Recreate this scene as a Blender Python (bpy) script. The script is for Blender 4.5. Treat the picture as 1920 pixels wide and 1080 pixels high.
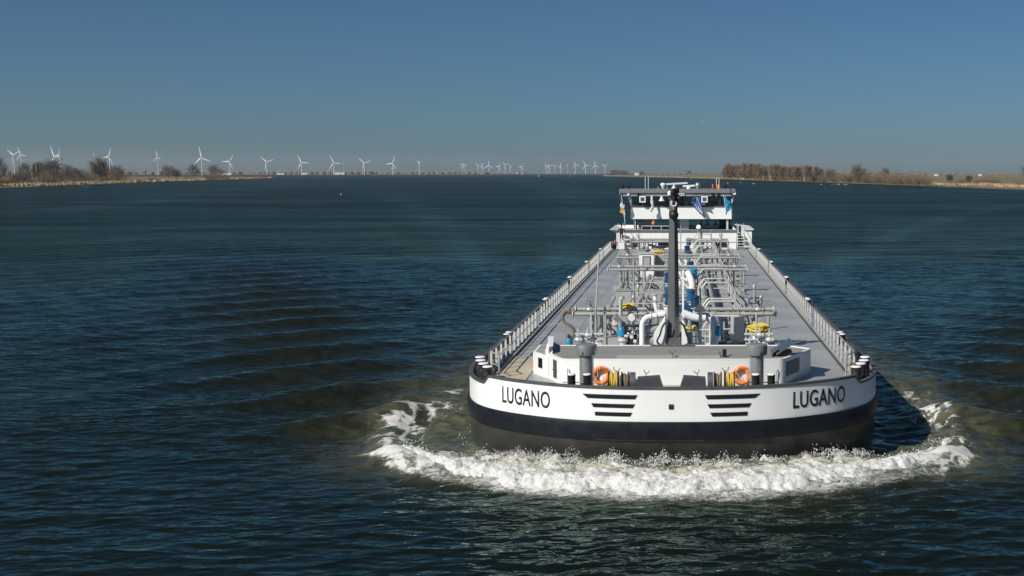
import bpy, bmesh, math, random
import numpy as np
from mathutils import Vector, Matrix, noise as mnoise

for _o in list(bpy.data.objects):
    bpy.data.objects.remove(_o, do_unlink=True)
scene = bpy.context.scene
COL = scene.collection
R = math.radians
random.seed(11)
RNG = np.random.default_rng(5)

# ------------------------------------------------------------------ camera
FPX = 2300.0                      # focal length in pixels of a 1920 px wide frame
CAM = Vector((0.5, -44.5, 11.0))
PITCH = math.atan(216.0 / FPX)
cam_data = bpy.data.cameras.new("camera")
cam_data.sensor_width = 36.0
cam_data.lens = 36.0 * FPX / 1920.0
cam_data.shift_x = -324.0 / 1920.0
cam_data.clip_start = 0.5
cam_data.clip_end = 60000.0
cam = bpy.data.objects.new("camera", cam_data)
cam.location = CAM
cam.rotation_euler = (math.pi / 2 - PITCH, 0.0, 0.0)
COL.objects.link(cam)
scene.camera = cam

# ------------------------------------------------------------------ sky and sun
SUN_EL, SUN_AZ = 37.5, 46.0       # the sun stands behind the camera, to its left
world = bpy.data.worlds.new("World")
scene.world = world
world.use_nodes = True
wn = world.node_tree
wn.nodes.clear()
sky = wn.nodes.new("ShaderNodeTexSky")
sky.sky_type = 'NISHITA'
sky.sun_disc = False
sky.sun_elevation = R(SUN_EL)
sky.sun_rotation = R(180.0 + SUN_AZ)
sky.altitude = 0.0
sky.air_density = 0.75
sky.dust_density = 0.8
sky.ozone_density = 7.0
bg = wn.nodes.new("ShaderNodeBackground")
bg.inputs['Strength'].default_value = 0.052
wo = wn.nodes.new("ShaderNodeOutputWorld")
tint = wn.nodes.new("ShaderNodeMix")            # white balance of the photograph: the whole sky a little towards teal
tint.data_type = 'RGBA'; tint.blend_type = 'MULTIPLY'; tint.inputs['Factor'].default_value = 1.0
tint.inputs['B'].default_value = (0.74, 0.97, 1.0, 1.0)
wn.links.new(sky.outputs[0], tint.inputs['A'])
wn.links.new(tint.outputs['Result'], bg.inputs['Color'])
wn.links.new(bg.outputs[0], wo.inputs['Surface'])

sun_data = bpy.data.lights.new("sun", 'SUN')
sun_data.energy = 5.0
sun_data.angle = R(0.53)
sun_data.color = (1.0, 0.95, 0.87)
sun = bpy.data.objects.new("sun", sun_data)
_d = Vector((math.sin(R(SUN_AZ)) * math.cos(R(SUN_EL)), math.cos(R(SUN_AZ)) * math.cos(R(SUN_EL)), -math.sin(R(SUN_EL))))
sun.rotation_euler = _d.to_track_quat('-Z', 'Y').to_euler()
sun.location = (-60, -80, 90)
COL.objects.link(sun)

vs = scene.view_settings
vs.view_transform = 'Standard'
vs.look = 'None'
vs.exposure = 0.0
vs.gamma = 1.0
vs.use_curve_mapping = False
scene.cycles.max_bounces = 6
scene.cycles.diffuse_bounces = 2
scene.cycles.glossy_bounces = 3
scene.cycles.transmission_bounces = 4
scene.cycles.transparent_max_bounces = 8
scene.cycles.volume_bounces = 1
scene.cycles.caustics_reflective = False
scene.cycles.caustics_refractive = False
scene.cycles.use_adaptive_sampling = True

# ------------------------------------------------------------------ helpers
def tag(o, label=None, cat=None, group=None, kind=None):
    if label: o['label'] = label
    if cat: o['category'] = cat
    if group: o['group'] = group
    if kind: o['kind'] = kind
    return o

def empty(name, loc=(0, 0, 0), rz=0.0, parent=None):
    o = bpy.data.objects.new(name, None)
    o.empty_display_size = 0.2
    COL.objects.link(o)
    o.location = loc
    o.rotation_euler = (0, 0, rz)
    o.parent = parent
    return o

def mesh_obj(name, me, parent=None, loc=(0, 0, 0), rot=(0, 0, 0)):
    o = bpy.data.objects.new(name, me)
    COL.objects.link(o)
    o.location = loc
    o.rotation_euler = rot
    o.parent = parent
    return o

class MB:
    """collects simple shapes into one mesh"""
    def __init__(self):
        self.v = []; self.f = []; self.mi = []; self.cur = 0
    def add(self, vs_, fs_):
        n = len(self.v)
        self.v += [tuple(p) for p in vs_]
        self.f += [tuple(i + n for i in q) for q in fs_]
        self.mi += [self.cur] * len(fs_)
        return self
    def box(self, c, s, rz=0.0, m=None):
        cx, cy, cz = c; hx, hy, hz = s[0] / 2, s[1] / 2, s[2] / 2
        ca, sa = math.cos(rz), math.sin(rz)
        pts = []
        for dz in (-hz, hz):
            for dx, dy in ((-hx, -hy), (hx, -hy), (hx, hy), (-hx, hy)):
                p = (dx * ca - dy * sa, dx * sa + dy * ca, dz)
                if m is not None: p = tuple(m @ Vector(p))
                pts.append((cx + p[0], cy + p[1], cz + p[2]))
        return self.add(pts, [(3, 2, 1, 0), (4, 5, 6, 7), (0, 1, 5, 4), (1, 2, 6, 5), (2, 3, 7, 6), (3, 0, 4, 7)])
    def prism(self, poly, z0, z1, scale_top=None):
        n = len(poly)
        top = poly if scale_top is None else scale_top
        pts = [(x, y, z0) for x, y in poly] + [(x, y, z1) for x, y in top]
        fs = [tuple(range(n - 1, -1, -1)), tuple(range(n, 2 * n))]
        fs += [(i, (i + 1) % n, n + (i + 1) % n, n + i) for i in range(n)]
        return self.add(pts, fs)
    def tube(self, pts, r, n=8, r2=None, caps=True):
        pts = [Vector(p) for p in pts]
        if len(pts) < 2: return self
        m = len(pts)
        rr = r if hasattr(r, '__len__') else [r + ((r2 - r) * i / (m - 1) if r2 is not None else 0) for i in range(m)]
        t0 = (pts[1] - pts[0]).normalized()
        ref = Vector((0, 0, 1)) if abs(t0.z) < 0.9 else Vector((1, 0, 0))
        u = t0.cross(ref).normalized()
        vv = []
        for i, p in enumerate(pts):
            if i == 0: t = t0
            elif i == m - 1: t = (pts[i] - pts[i - 1]).normalized()
            else: t = ((pts[i + 1] - p).normalized() + (p - pts[i - 1]).normalized()).normalized()
            u = (u - t * u.dot(t)).normalized()
            w = t.cross(u)
            for k in range(n):
                a = 2 * math.pi * k / n
                vv.append(p + (u * math.cos(a) + w * math.sin(a)) * rr[i])
        fs = []
        for i in range(m - 1):
            for k in range(n):
                k2 = (k + 1) % n
                fs.append((i * n + k, i * n + k2, (i + 1) * n + k2, (i + 1) * n + k))
        if caps:
            fs.append(tuple(range(n - 1, -1, -1)))
            fs.append(tuple((m - 1) * n + k for k in range(n)))
        return self.add(vv, fs)
    def lathe(self, prof, c=(0, 0, 0), n=16, axis='Z'):
        vv = []
        for r, h in prof:
            for k in range(n):
                a = 2 * math.pi * k / n
                x, y = r * math.cos(a), r * math.sin(a)
                p = {'Z': (x, y, h), 'X': (h, x, y), 'Y': (y, h, x)}[axis]
                vv.append((c[0] + p[0], c[1] + p[1], c[2] + p[2]))
        m = len(prof); fs = []
        for i in range(m - 1):
            for k in range(n):
                k2 = (k + 1) % n
                fs.append((i * n + k, i * n + k2, (i + 1) * n + k2, (i + 1) * n + k))
        if prof[0][0] > 1e-6: fs.append(tuple(range(n - 1, -1, -1)))
        if prof[-1][0] > 1e-6: fs.append(tuple((m - 1) * n + k for k in range(n)))
        return self.add(vv, fs)
    def cyl(self, c, r, h, n=14, axis='Z'):
        return self.lathe([(r, 0), (r, h)], c, n, axis)
    def sphere(self, c, r, n=12, sz=1.0):
        prof = [(max(1e-7, r * math.sin(math.pi * i / 8)), -r * sz * math.cos(math.pi * i / 8)) for i in range(9)]
        return self.lathe(prof, c, n)
    def torus(self, c, RR, r, axis='Z', n=24, k=8, a0=0.0, a1=2 * math.pi):
        full = abs(a1 - a0 - 2 * math.pi) < 1e-6
        m = n if full else n + 1
        vv = []
        for i in range(m):
            a = a0 + (a1 - a0) * i / n
            for j in range(k):
                b = 2 * math.pi * j / k
                q = RR + r * math.cos(b); h = r * math.sin(b)
                x, y = q * math.cos(a), q * math.sin(a)
                p = {'Z': (x, y, h), 'X': (h, x, y), 'Y': (x, h, y)}[axis]
                vv.append((c[0] + p[0], c[1] + p[1], c[2] + p[2]))
        fs = []
        for i in range(n):
            i2 = (i + 1) % m
            for j in range(k):
                j2 = (j + 1) % k
                fs.append((i * k + j, i * k + j2, i2 * k + j2, i2 * k + j))
        return self.add(vv, fs)
    def mesh(self, name, mats, ang=35):
        me = bpy.data.meshes.new(name)
        me.from_pydata(self.v, [], self.f)
        if not isinstance(mats, (list, tuple)): mats = [mats]
        for m in mats: me.materials.append(m)
        if len(mats) > 1: me.polygons.foreach_set('material_index', self.mi)
        bm = bmesh.new(); bm.from_mesh(me)
        bmesh.ops.recalc_face_normals(bm, faces=bm.faces)
        bm.to_mesh(me); bm.free()
        me.shade_smooth()
        me.set_sharp_from_angle(angle=R(ang))
        return me
    def build(self, name, mats, parent=None, loc=(0, 0, 0), rot=(0, 0, 0), ang=35):
        return mesh_obj(name, self.mesh(name, mats, ang), parent, loc, rot)

def bend(pts, r=0.15, k=4):
    """rounds the corners of a polyline"""
    pts = [Vector(p) for p in pts]
    out = [pts[0]]
    for i in range(1, len(pts) - 1):
        a, b, c = pts[i - 1], pts[i], pts[i + 1]
        q = min(r, (a - b).length * .48, (c - b).length * .48)
        p0 = b + (a - b).normalized() * q
        p1 = b + (c - b).normalized() * q
        for j in range(k + 1):
            t = j / k
            out.append(p0 * (1 - t) ** 2 + b * 2 * t * (1 - t) + p1 * t * t)
    out.append(pts[-1])
    return out

def spline(pts, n=8):
    """Catmull-Rom through the points"""
    P = [Vector(p) for p in pts]
    P = [P[0] * 2 - P[1]] + P + [P[-1] * 2 - P[-2]]
    out = []
    for i in range(1, len(P) - 2):
        for j in range(n):
            t = j / n
            a, b, c, d = P[i - 1], P[i], P[i + 1], P[i + 2]
            out.append(0.5 * ((2 * b) + (c - a) * t + (2 * a - 5 * b + 4 * c - d) * t * t + (3 * b - a - 3 * c + d) * t ** 3))
    out.append(P[-2])
    return out

ORD = ['first', 'second', 'third', 'fourth', 'fifth', 'sixth', 'seventh', 'eighth', 'ninth', 'tenth', 'eleventh', 'twelfth',
       'thirteenth', 'fourteenth', 'fifteenth', 'sixteenth', 'seventeenth', 'eighteenth', 'nineteenth', 'twentieth']

# ------------------------------------------------------------------ materials
def lin(c):
    return tuple((v / 12.92 if v <= 0.04045 else ((v + 0.055) / 1.055) ** 2.4) for v in c)

MAT = {}
def mat(name, col, rough=0.5, metal=0.0, var=0.12, scale=3.0, spec=0.5, bump=0.0, bscale=40.0, dirt=None, dirt_amt=0.0, dirt_scale=1.5, stretch=(1, 1, 1)):
    m = bpy.data.materials.new(name); m.use_nodes = True
    nt = m.node_tree; N = nt.nodes; L = nt.links
    b = N['Principled BSDF']
    b.inputs['Roughness'].default_value = rough
    b.inputs['Metallic'].default_value = metal
    b.inputs['Specular IOR Level'].default_value = spec
    tc = N.new('ShaderNodeTexCoord')
    mp = N.new('ShaderNodeMapping'); mp.inputs['Scale'].default_value = stretch
    L.new(tc.outputs['Object'], mp.inputs[0])
    nz = N.new('ShaderNodeTexNoise'); nz.inputs['Scale'].default_value = scale; nz.inputs['Detail'].default_value = 5
    L.new(mp.outputs[0], nz.inputs['Vector'])
    rp = N.new('ShaderNodeMapRange')
    rp.inputs['From Min'].default_value = 0.3; rp.inputs['From Max'].default_value = 0.7
    rp.inputs['To Min'].default_value = 1 - var; rp.inputs['To Max'].default_value = 1 + var
    L.new(nz.outputs['Fac'], rp.inputs['Value'])
    mx = N.new('ShaderNodeMix'); mx.data_type = 'RGBA'; mx.blend_type = 'MULTIPLY'; mx.inputs['Factor'].default_value = 1
    mx.inputs['A'].default_value = (*col, 1)
    L.new(rp.outputs[0], mx.inputs['B'])
    out = mx.outputs['Result']
    if dirt is not None:
        n2 = N.new('ShaderNodeTexNoise'); n2.inputs['Scale'].default_value = dirt_scale; n2.inputs['Detail'].default_value = 7
        n2.inputs['Roughness'].default_value = 0.65
        L.new(mp.outputs[0], n2.inputs['Vector'])
        r2 = N.new('ShaderNodeMapRange'); r2.inputs['From Min'].default_value = 0.5; r2.inputs['From Max'].default_value = 0.72
        r2.inputs['To Max'].default_value = dirt_amt
        L.new(n2.outputs['Fac'], r2.inputs['Value'])
        m2 = N.new('ShaderNodeMix'); m2.data_type = 'RGBA'
        L.new(r2.outputs[0], m2.inputs['Factor']); L.new(out, m2.inputs['A']); m2.inputs['B'].default_value = (*dirt, 1)
        out = m2.outputs['Result']
    L.new(out, b.inputs['Base Color'])
    rr = N.new('ShaderNodeMapRange'); rr.inputs['To Min'].default_value = max(0.02, rough * 0.8); rr.inputs['To Max'].default_value = min(1, rough * 1.25)
    L.new(nz.outputs['Fac'], rr.inputs['Value']); L.new(rr.outputs[0], b.inputs['Roughness'])
    if bump > 0:
        n3 = N.new('ShaderNodeTexNoise'); n3.inputs['Scale'].default_value = bscale; n3.inputs['Detail'].default_value = 3
        L.new(mp.outputs[0], n3.inputs['Vector'])
        bp = N.new('ShaderNodeBump'); bp.inputs['Strength'].default_value = 1.0; bp.inputs['Distance'].default_value = bump
        L.new(n3.outputs['Fac'], bp.inputs['Height']); L.new(bp.outputs[0], b.inputs['Normal'])
    MAT[name] = m
    return m

mat('white_paint', (0.86, 0.86, 0.845), 0.32, var=0.02, scale=1.2, dirt=(0.6, 0.57, 0.52), dirt_amt=0.12, dirt_scale=1.1, stretch=(1, 1, 0.35))
mat('white_house', (0.83, 0.83, 0.81), 0.45, var=0.03, dirt=(0.55, 0.5, 0.42), dirt_amt=0.15)
mat('hull_black', (0.010, 0.012, 0.016), 0.42, var=0.3, dirt=(0.05, 0.05, 0.05), dirt_amt=0.15, dirt_scale=0.8, spec=0.2)
mat('hull_grey', (0.036, 0.0355, 0.034), 0.30, var=0.25, scale=0.6, dirt=(0.07, 0.065, 0.055), dirt_amt=0.5, dirt_scale=0.7, bump=0.02, bscale=0.6, spec=0.5)
mat('cap_grey', (0.07, 0.07, 0.07), 0.5, var=0.2, dirt=(0.16, 0.12, 0.09), dirt_amt=0.5, dirt_scale=2.5)
mat('deck_grey', (0.32, 0.335, 0.335), 0.38, var=0.12, scale=0.25, dirt=(0.40, 0.405, 0.39), dirt_amt=0.5, dirt_scale=0.35, bump=0.003, bscale=60)
mat('deck_light', (0.36, 0.37, 0.37), 0.5, var=0.08, dirt=(0.25, 0.24, 0.22), dirt_amt=0.3)
mat('roof_grey', (0.27, 0.265, 0.25), 0.6, var=0.1, scale=1.0, dirt=(0.2, 0.19, 0.17), dirt_amt=0.4, dirt_scale=1.2, stretch=(0.4, 1.5, 1))
mat('pipe_grey', (0.42, 0.42, 0.40), 0.38, metal=0.25, var=0.1, scale=4, dirt=(0.25, 0.22, 0.18), dirt_amt=0.3)
mat('pipe_pale', (0.55, 0.55, 0.53), 0.4, metal=0.1, var=0.1, scale=4)
mat('pipe_white', (0.78, 0.78, 0.76), 0.35, var=0.05, scale=3)
mat('steel_dark', (0.10, 0.10, 0.105), 0.45, metal=0.3, var=0.2)
mat('mast_grey', (0.10, 0.105, 0.107), 0.38, var=0.1, scale=1.5, dirt=(0.09, 0.07, 0.055), dirt_amt=0.4, dirt_scale=2.0, stretch=(1, 1, 0.3))
mat('vent_metal', (0.42, 0.42, 0.42), 0.3, metal=0.6, var=0.08, scale=5)
mat('vent_grey', (0.24, 0.24, 0.245), 0.35, metal=0.2, var=0.08)
mat('chrome', (0.72, 0.70, 0.68), 0.28, metal=1.0, var=0.03)
mat('black', (0.012, 0.012, 0.014), 0.45, var=0.2)
mat('black_rubber', (0.02, 0.02, 0.02), 0.7, var=0.2)
mat('dark_grey', (0.055, 0.058, 0.06), 0.5, var=0.15)
mat('bollard_black', (0.018, 0.019, 0.022), 0.42, var=0.25, scale=6, dirt=(0.14, 0.13, 0.12), dirt_amt=0.35, dirt_scale=6)
mat('bollard_white', (0.82, 0.82, 0.80), 0.5, var=0.05)
mat('plank', (0.43, 0.38, 0.29), 0.75, var=0.18, scale=5, stretch=(1, 6, 1), bump=0.003)
mat('rail_pale', (0.58, 0.57, 0.53), 0.5, var=0.12, scale=5, dirt=(0.38, 0.32, 0.22), dirt_amt=0.35, dirt_scale=4)
mat('rail_grey', (0.33, 0.34, 0.34), 0.4, metal=0.3, var=0.1)
mat('orange', (0.80, 0.20, 0.015), 0.55, var=0.08, scale=8)
mat('rope_white', (0.72, 0.70, 0.66), 0.8, var=0.1)
mat('rope_yellow', (0.62, 0.42, 0.06), 0.8, var=0.25, scale=20, bump=0.01, bscale=30)
mat('rope_brown', (0.22, 0.16, 0.10), 0.85, var=0.3, scale=20, bump=0.01, bscale=30)
mat('hose_brown', (0.13, 0.105, 0.08), 0.55, var=0.15, scale=8)
mat('rust', (0.24, 0.115, 0.05), 0.75, var=0.3, scale=10)
mat('teal_dark', (0.008, 0.06, 0.085), 0.4, var=0.1)
mat('blue_paint', (0.012, 0.10, 0.21), 0.4, var=0.1)
mat('cyan_paint', (0.01, 0.24, 0.42), 0.4, var=0.1)
mat('navy_paint', (0.012, 0.05, 0.12), 0.4, var=0.15)
mat('yellow', (0.66, 0.47, 0.06), 0.5, var=0.1)
mat('tarp_blue', (0.01, 0.06, 0.33), 0.5, var=0.15)
mat('lamp_red', (0.35, 0.01, 0.01), 0.25, var=0.05)
mat('lamp_amber', (0.65, 0.24, 0.01), 0.25, var=0.05)
mat('flag_dark', (0.02, 0.03, 0.07), 0.8, var=0.2)
mat('flag_blue', (0.02, 0.08, 0.26), 0.8, var=0.15)
mat('flag_cyan', (0.01, 0.26, 0.50), 0.8, var=0.1)
mat('flag_white', (0.62, 0.64, 0.72), 0.8, var=0.06)
mat('flag_amber', (0.65, 0.38, 0.05), 0.8, var=0.1)
mat('turbine_white', (0.80, 0.81, 0.80), 0.4, var=0.03)
mat('bark', (0.15, 0.115, 0.085), 0.9, var=0.25, scale=0.6)
mat('bark_birch', (0.62, 0.60, 0.56), 0.8, var=0.2, scale=1.5)
mat('twig_brown', (0.21, 0.155, 0.105), 0.9, var=0.3, scale=0.15)
mat('twig_grey', (0.165, 0.135, 0.108), 0.9, var=0.3, scale=0.15)
mat('twig_olive', (0.19, 0.155, 0.08), 0.9, var=0.3, scale=0.15)
mat('evergreen', (0.045, 0.055, 0.025), 0.9, var=0.3, scale=0.2)
mat('reed', (0.42, 0.31, 0.17), 0.9, var=0.25, scale=0.08)
mat('skin', (0.50, 0.29, 0.20), 0.6, var=0.05)
mat('hair_dark', (0.02, 0.015, 0.012), 0.7, var=0.2)
mat('hair_brown', (0.10, 0.055, 0.03), 0.7, var=0.2)
mat('cloth_navy', (0.012, 0.014, 0.035), 0.85, var=0.2)
mat('cloth_black', (0.012, 0.012, 0.014), 0.85, var=0.2)
mat('cloth_blue', (0.02, 0.07, 0.20), 0.85, var=0.2)
mat('cloth_beige', (0.48, 0.37, 0.24), 0.85, var=0.15)
mat('cloth_pink', (0.60, 0.20, 0.25), 0.85, var=0.15)
mat('cloth_orange', (0.70, 0.18, 0.03), 0.85, var=0.15)
mat('cloth_grey', (0.35, 0.36, 0.38), 0.85, var=0.15)
mat('boat_white', (0.8, 0.8, 0.78), 0.4, var=0.03)
mat('barn_roof', (0.55, 0.55, 0.53), 0.6, var=0.1, scale=0.1)
mat('bird_white', (0.82, 0.82, 0.80), 0.7, var=0.05)

def glass_mat(name, tint, refl=0.12):
    m = bpy.data.materials.new(name); m.use_nodes = True
    nt = m.node_tree; N = nt.nodes; L = nt.links
    N.clear()
    o = N.new('ShaderNodeOutputMaterial'); t = N.new('ShaderNodeBsdfTransparent'); t.inputs[0].default_value = (*tint, 1)
    g = N.new('ShaderNodeBsdfGlossy'); g.inputs['Roughness'].default_value = 0.02
    mx = N.new('ShaderNodeMixShader'); fr = N.new('ShaderNodeFresnel'); fr.inputs[0].default_value = 1.5
    ad = N.new('ShaderNodeMath'); ad.operation = 'ADD'; ad.inputs[1].default_value = refl
    L.new(fr.outputs[0], ad.inputs[0]); L.new(ad.outputs[0], mx.inputs[0])
    L.new(t.outputs[0], mx.inputs[1]); L.new(g.outputs[0], mx.inputs[2]); L.new(mx.outputs[0], o.inputs[0])
    MAT[name] = m
glass_mat('glass_dark', (0.62, 0.74, 0.74), 0.02)
glass_mat('glass_lamp', (0.75, 0.8, 0.85))
# ------------------------------------------------------------------ outline of the hull (half, bow at y = 0)
_half = [(0, -.42), (1.6, -.36), (3.1, -.10), (4.2, .28), (5.2, .80), (6.2, 1.47), (7.0, 2.22), (7.62, 3.1), (8.1, 4.3), (8.4, 5.7),
         (8.55, 7.4), (8.6, 9.5), (8.6, 30), (8.6, 60), (8.6, 98), (8.35, 102.5), (7.5, 105.8), (5.2, 107.7), (2.5, 108.3), (0, 108.4)]
def _outline():
    P = [Vector((x, y, 0)) for x, y in _half]
    P = [Vector((-P[1].x, P[1].y, 0))] + P + [Vector((-P[-2].x, P[-2].y, 0))]
    out = []
    for i in range(1, len(P) - 2):
        a, b, c, d = P[i - 1], P[i], P[i + 1], P[i + 2]
        L = (c - b).length
        m0 = (c - a) / max(1e-6, (b - a).length + L) * L
        m1 = (d - b) / max(1e-6, (d - c).length + L) * L
        n = 10 if L < 6 else 24
        for j in range(n):
            t = j / n
            out.append(b * (2 * t ** 3 - 3 * t * t + 1) + m0 * (t ** 3 - 2 * t * t + t) + c * (-2 * t ** 3 + 3 * t * t) + m1 * (t ** 3 - t * t))
    out.append(P[-2])
    return np.array([(p.x, p.y) for p in out])
HALF = _outline()
_seg = np.hypot(*np.diff(HALF, axis=0).T)
ARC = np.concatenate([[0], np.cumsum(_seg)])           # arc length from the stem, starboard half
_t = np.gradient(HALF, ARC, axis=0)
_t /= np.hypot(_t[:, 0], _t[:, 1])[:, None]
NRM = np.stack([_t[:, 1], -_t[:, 0]], 1)               # outward

def hull_pt(s, off=0.0):
    """point on the outline at signed arc length s from the stem (negative = left in the photo), pushed out by off"""
    a = abs(s); sg = 1 if s >= 0 else -1
    x = np.interp(a, ARC, HALF[:, 0]); y = np.interp(a, ARC, HALF[:, 1])
    nx = np.interp(a, ARC, NRM[:, 0]); ny = np.interp(a, ARC, NRM[:, 1])
    return ((x + nx * off) * sg, y + ny * off, nx * sg, ny)
def arc_of_x(x):
    k = HALF[:, 1] < 9
    return float(np.interp(abs(x), HALF[k][:, 0], ARC[k])) * (1 if x >= 0 else -1)

# ------------------------------------------------------------------ water
def hull_field(X, Y):
    """distance outside the hull outline and the arc length of the nearest outline point"""
    k = ARC < 70
    px, py, pa = HALF[k][:, 0], HALF[k][:, 1], ARC[k]
    D = np.full(X.shape, 99.0); S = np.zeros(X.shape)
    xf = np.abs(X).ravel(); yf = Y.ravel(); df = D.ravel(); sf = S.ravel()
    sel = np.where((xf < 30) & (yf > -16) & (yf < 60))[0]
    for c in range(0, len(sel), 20000):
        q = sel[c:c + 20000]
        d2 = (xf[q][:, None] - px[None]) ** 2 + (yf[q][:, None] - py[None]) ** 2
        j = d2.argmin(1)
        d = np.sqrt(d2[np.arange(len(q)), j])
        side = (xf[q] - px[j]) * NRM[k][j, 0] + (yf[q] - py[j]) * NRM[k][j, 1]
        df[q] = np.where(side < 0, -d, d); sf[q] = pa[j]
    return df.reshape(X.shape), sf.reshape(X.shape)

def sstep(a, b, x):
    t = np.clip((x - a) / (b - a), 0, 1)
    return t * t * (3 - 2 * t)

_wr = np.random.default_rng(21)
WAVES = []
for lam, amp, n in ((0.62, .006, 14), (0.95, .0095, 16), (1.5, .014, 16), (2.3, .015, 12), (3.6, .015, 8), (6.0, .014, 5), (11.0, .015, 4)):
    for i in range(n):
        l = lam * _wr.uniform(.75, 1.3); th = _wr.normal(math.pi / 2 + .10, .42)
        WAVES.append((2 * math.pi / l, math.cos(th), math.sin(th), amp * _wr.uniform(.5, 1.1) * 1.6 / math.sqrt(n), _wr.uniform(0, 6.28), l))

def wind_waves(X, Y, cell):
    Z = np.zeros(X.shape)
    # slow patches make some of the surface calmer than the rest
    patch = 0.85 + 0.3 * np.sin(X * .06 + 1.3 * np.sin(Y * .04)) * np.sin(Y * .05 + 1.1) + .2 * np.sin(X * .19 - Y * .11)
    for k, cx, cy, a, ph, l in WAVES:
        w = sstep(2.2, 4.0, l / cell)
        if np.isscalar(w) and w <= 0: continue
        arg = k * (X * cx + Y * cy) + ph
        s = np.sin(arg)
        Z += a * w * (s + 0.32 * np.cos(2 * arg))
    return Z * patch

def wake(X, Y, D, S):
    """bow wave, hollow behind it and the divergent wave train on both sides"""
    ax = np.abs(X)
    front = np.exp(-(np.clip(S - 5.5, 0, None) / 4.2) ** 2)
    dd = np.clip(D, -2, 30)
    h = front * (.44 * np.exp(-(np.clip(dd - .4, 0, None) / 2.2) ** 2) + .10 * np.exp(-((dd - 2.3) / .9) ** 2))
    crest_d = 3.1 + .10 * np.clip(S - 8, 0, None)
    side = sstep(5, 9, S) * np.exp(-np.clip(S - 9, 0, None) / 16.)
    h += .42 * side * np.exp(-((dd - crest_d) / .75) ** 2)
    h -= .28 * side * np.exp(-((dd - .9) / 1.3) ** 2)
    # en-echelon crests along a ray leaving the shoulders
    ray = 8.6 + .40 * (Y + 1) + 2.0
    env = np.exp(-((ax - ray) / (3.0 + .10 * np.clip(Y, 0, None))) ** 2) * sstep(1, 9, Y) * np.exp(-np.clip(Y, 0, None) / 95.)
    ph = 2 * math.pi * (ax * .62 + Y * .78) / 7.4
    crest = np.cos(ph - 1.0)
    h += .36 * env * (crest + .45 * np.cos(2 * (ph - 1.0)))
    env2 = np.exp(-((ax - ray * 1.45) / (4 + .12 * np.clip(Y, 0, None))) ** 2) * sstep(5, 20, Y) * np.exp(-np.clip(Y, 0, None) / 120.)
    h += .10 * env2 * np.cos(2 * math.pi * (ax * .75 + Y * .6) / 5.2)
    return h, env, crest

def axis(lo, hi, step, far, grow):
    a = list(np.arange(lo, hi + 1e-6, step))
    s = step; v = hi; up = []
    while v < far[1]:
        s = s * grow; v += s; up.append(min(v, far[1]))
    s = step; v = lo; dn = []
    while v > far[0]:
        s = s * grow; v -= s; dn.append(max(v, far[0]))
    return np.array(dn[::-1] + a + up)

gx = axis(-23, 19, .095, (-9000, 9000), 1.028)
ylist = [-50.0, -40, -30, -22, -17]
v = -13.0
while v < 14500:
    ylist.append(v)
    dep = v + 44.5
    v += .0028 * dep if dep < 150 else (.010 * dep if dep < 500 else .05 * dep)
ylist.append(14500.0)
gy = np.array(ylist)
X, Y = np.meshgrid(gx, gy)
cellx = np.gradient(gx)[None, :] * np.ones_like(Y)
celly = np.gradient(gy)[:, None] * np.ones_like(X)
cell = np.maximum(np.maximum(celly, cellx * .6), .09)
D, S = hull_field(X, Y)
Z = wind_waves(X, Y, cell)
wk, env, crest = wake(X, Y, D, S)
near = np.exp(-np.clip(D, 0, None) / 3.0)
Z = Z * (1 + .5 * near) + wk
inside = (D < -.6)
Z = np.where(inside, -1.2, Z)

# amounts of foam and of churned, silty water (looked up by the water material)
FR = np.exp(-(np.clip(S - 6.5, 0, None) / 3.6) ** 4)
foam = FR * (sstep(4.3, 2.6, D) * .35 + sstep(.3, 1.6, D) * sstep(4.2, 2.8, D) * .45 + .36)* sstep(4.4, 3.6, D)
foam += FR * .24 * np.exp(-((D - 3.9) / .55) ** 2)
foam = np.minimum(foam, .98 - .42 * sstep(4.5, 8.5, S))
side = sstep(6, 9, S)
mid = 3.0 + .06 * np.clip(S - 9, 0, None)
left = (X < 0)
lace = np.zeros_like(X)
_sel = np.argwhere((D > -.2) & (D < 9.0) & (S > 6.0) & (S < 48.0))
for _i, _j in _sel:
    x, y = float(X[_i, _j]), float(Y[_i, _j])
    u = abs(x) * .95 - y * .25; w = y * .42 + abs(x) * .1
    q = mnoise.noise((u * .5 + 3.1, w * .6, 2.0 if x < 0 else 8.0))
    a = 1 - abs(mnoise.fractal((u * 1.1 + q, w * 1.1, 1.0 if x < 0 else 6.0), .8, 2.1, 5)) * 2.1
    b = mnoise.noise((u * .35, w * .45, 4.0 if x < 0 else 9.0))
    lace[_i, _j] = max(0.0, a) ** 1.6 * max(0.0, min(1.2, .62 + 1.1 * b))
foam *= 1 - sstep(8, 12, S)
foam += side * (.24 + lace * .85) * np.exp(-((D - mid) / (1.1 + .06 * np.clip(S - 9, 0, None))) ** 2) * np.exp(-np.clip(S - 15, 0, None) / 12.)
foam += side * (.30 + lace) * np.where(left, .74, .30) * np.exp(-((D - 2.4) / 2.2) ** 2) * np.exp(-np.clip(S - 18, 0, None) / 11.)
# thin foam line running out beyond the shoulder crest
foam += .80 * np.exp(-((Y - (1.5 + .34 * (np.abs(X) - 9.5))) / .30) ** 2) * sstep(8.5, 10, np.abs(X)) * sstep(13.6, 11.0, np.abs(X))
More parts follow.
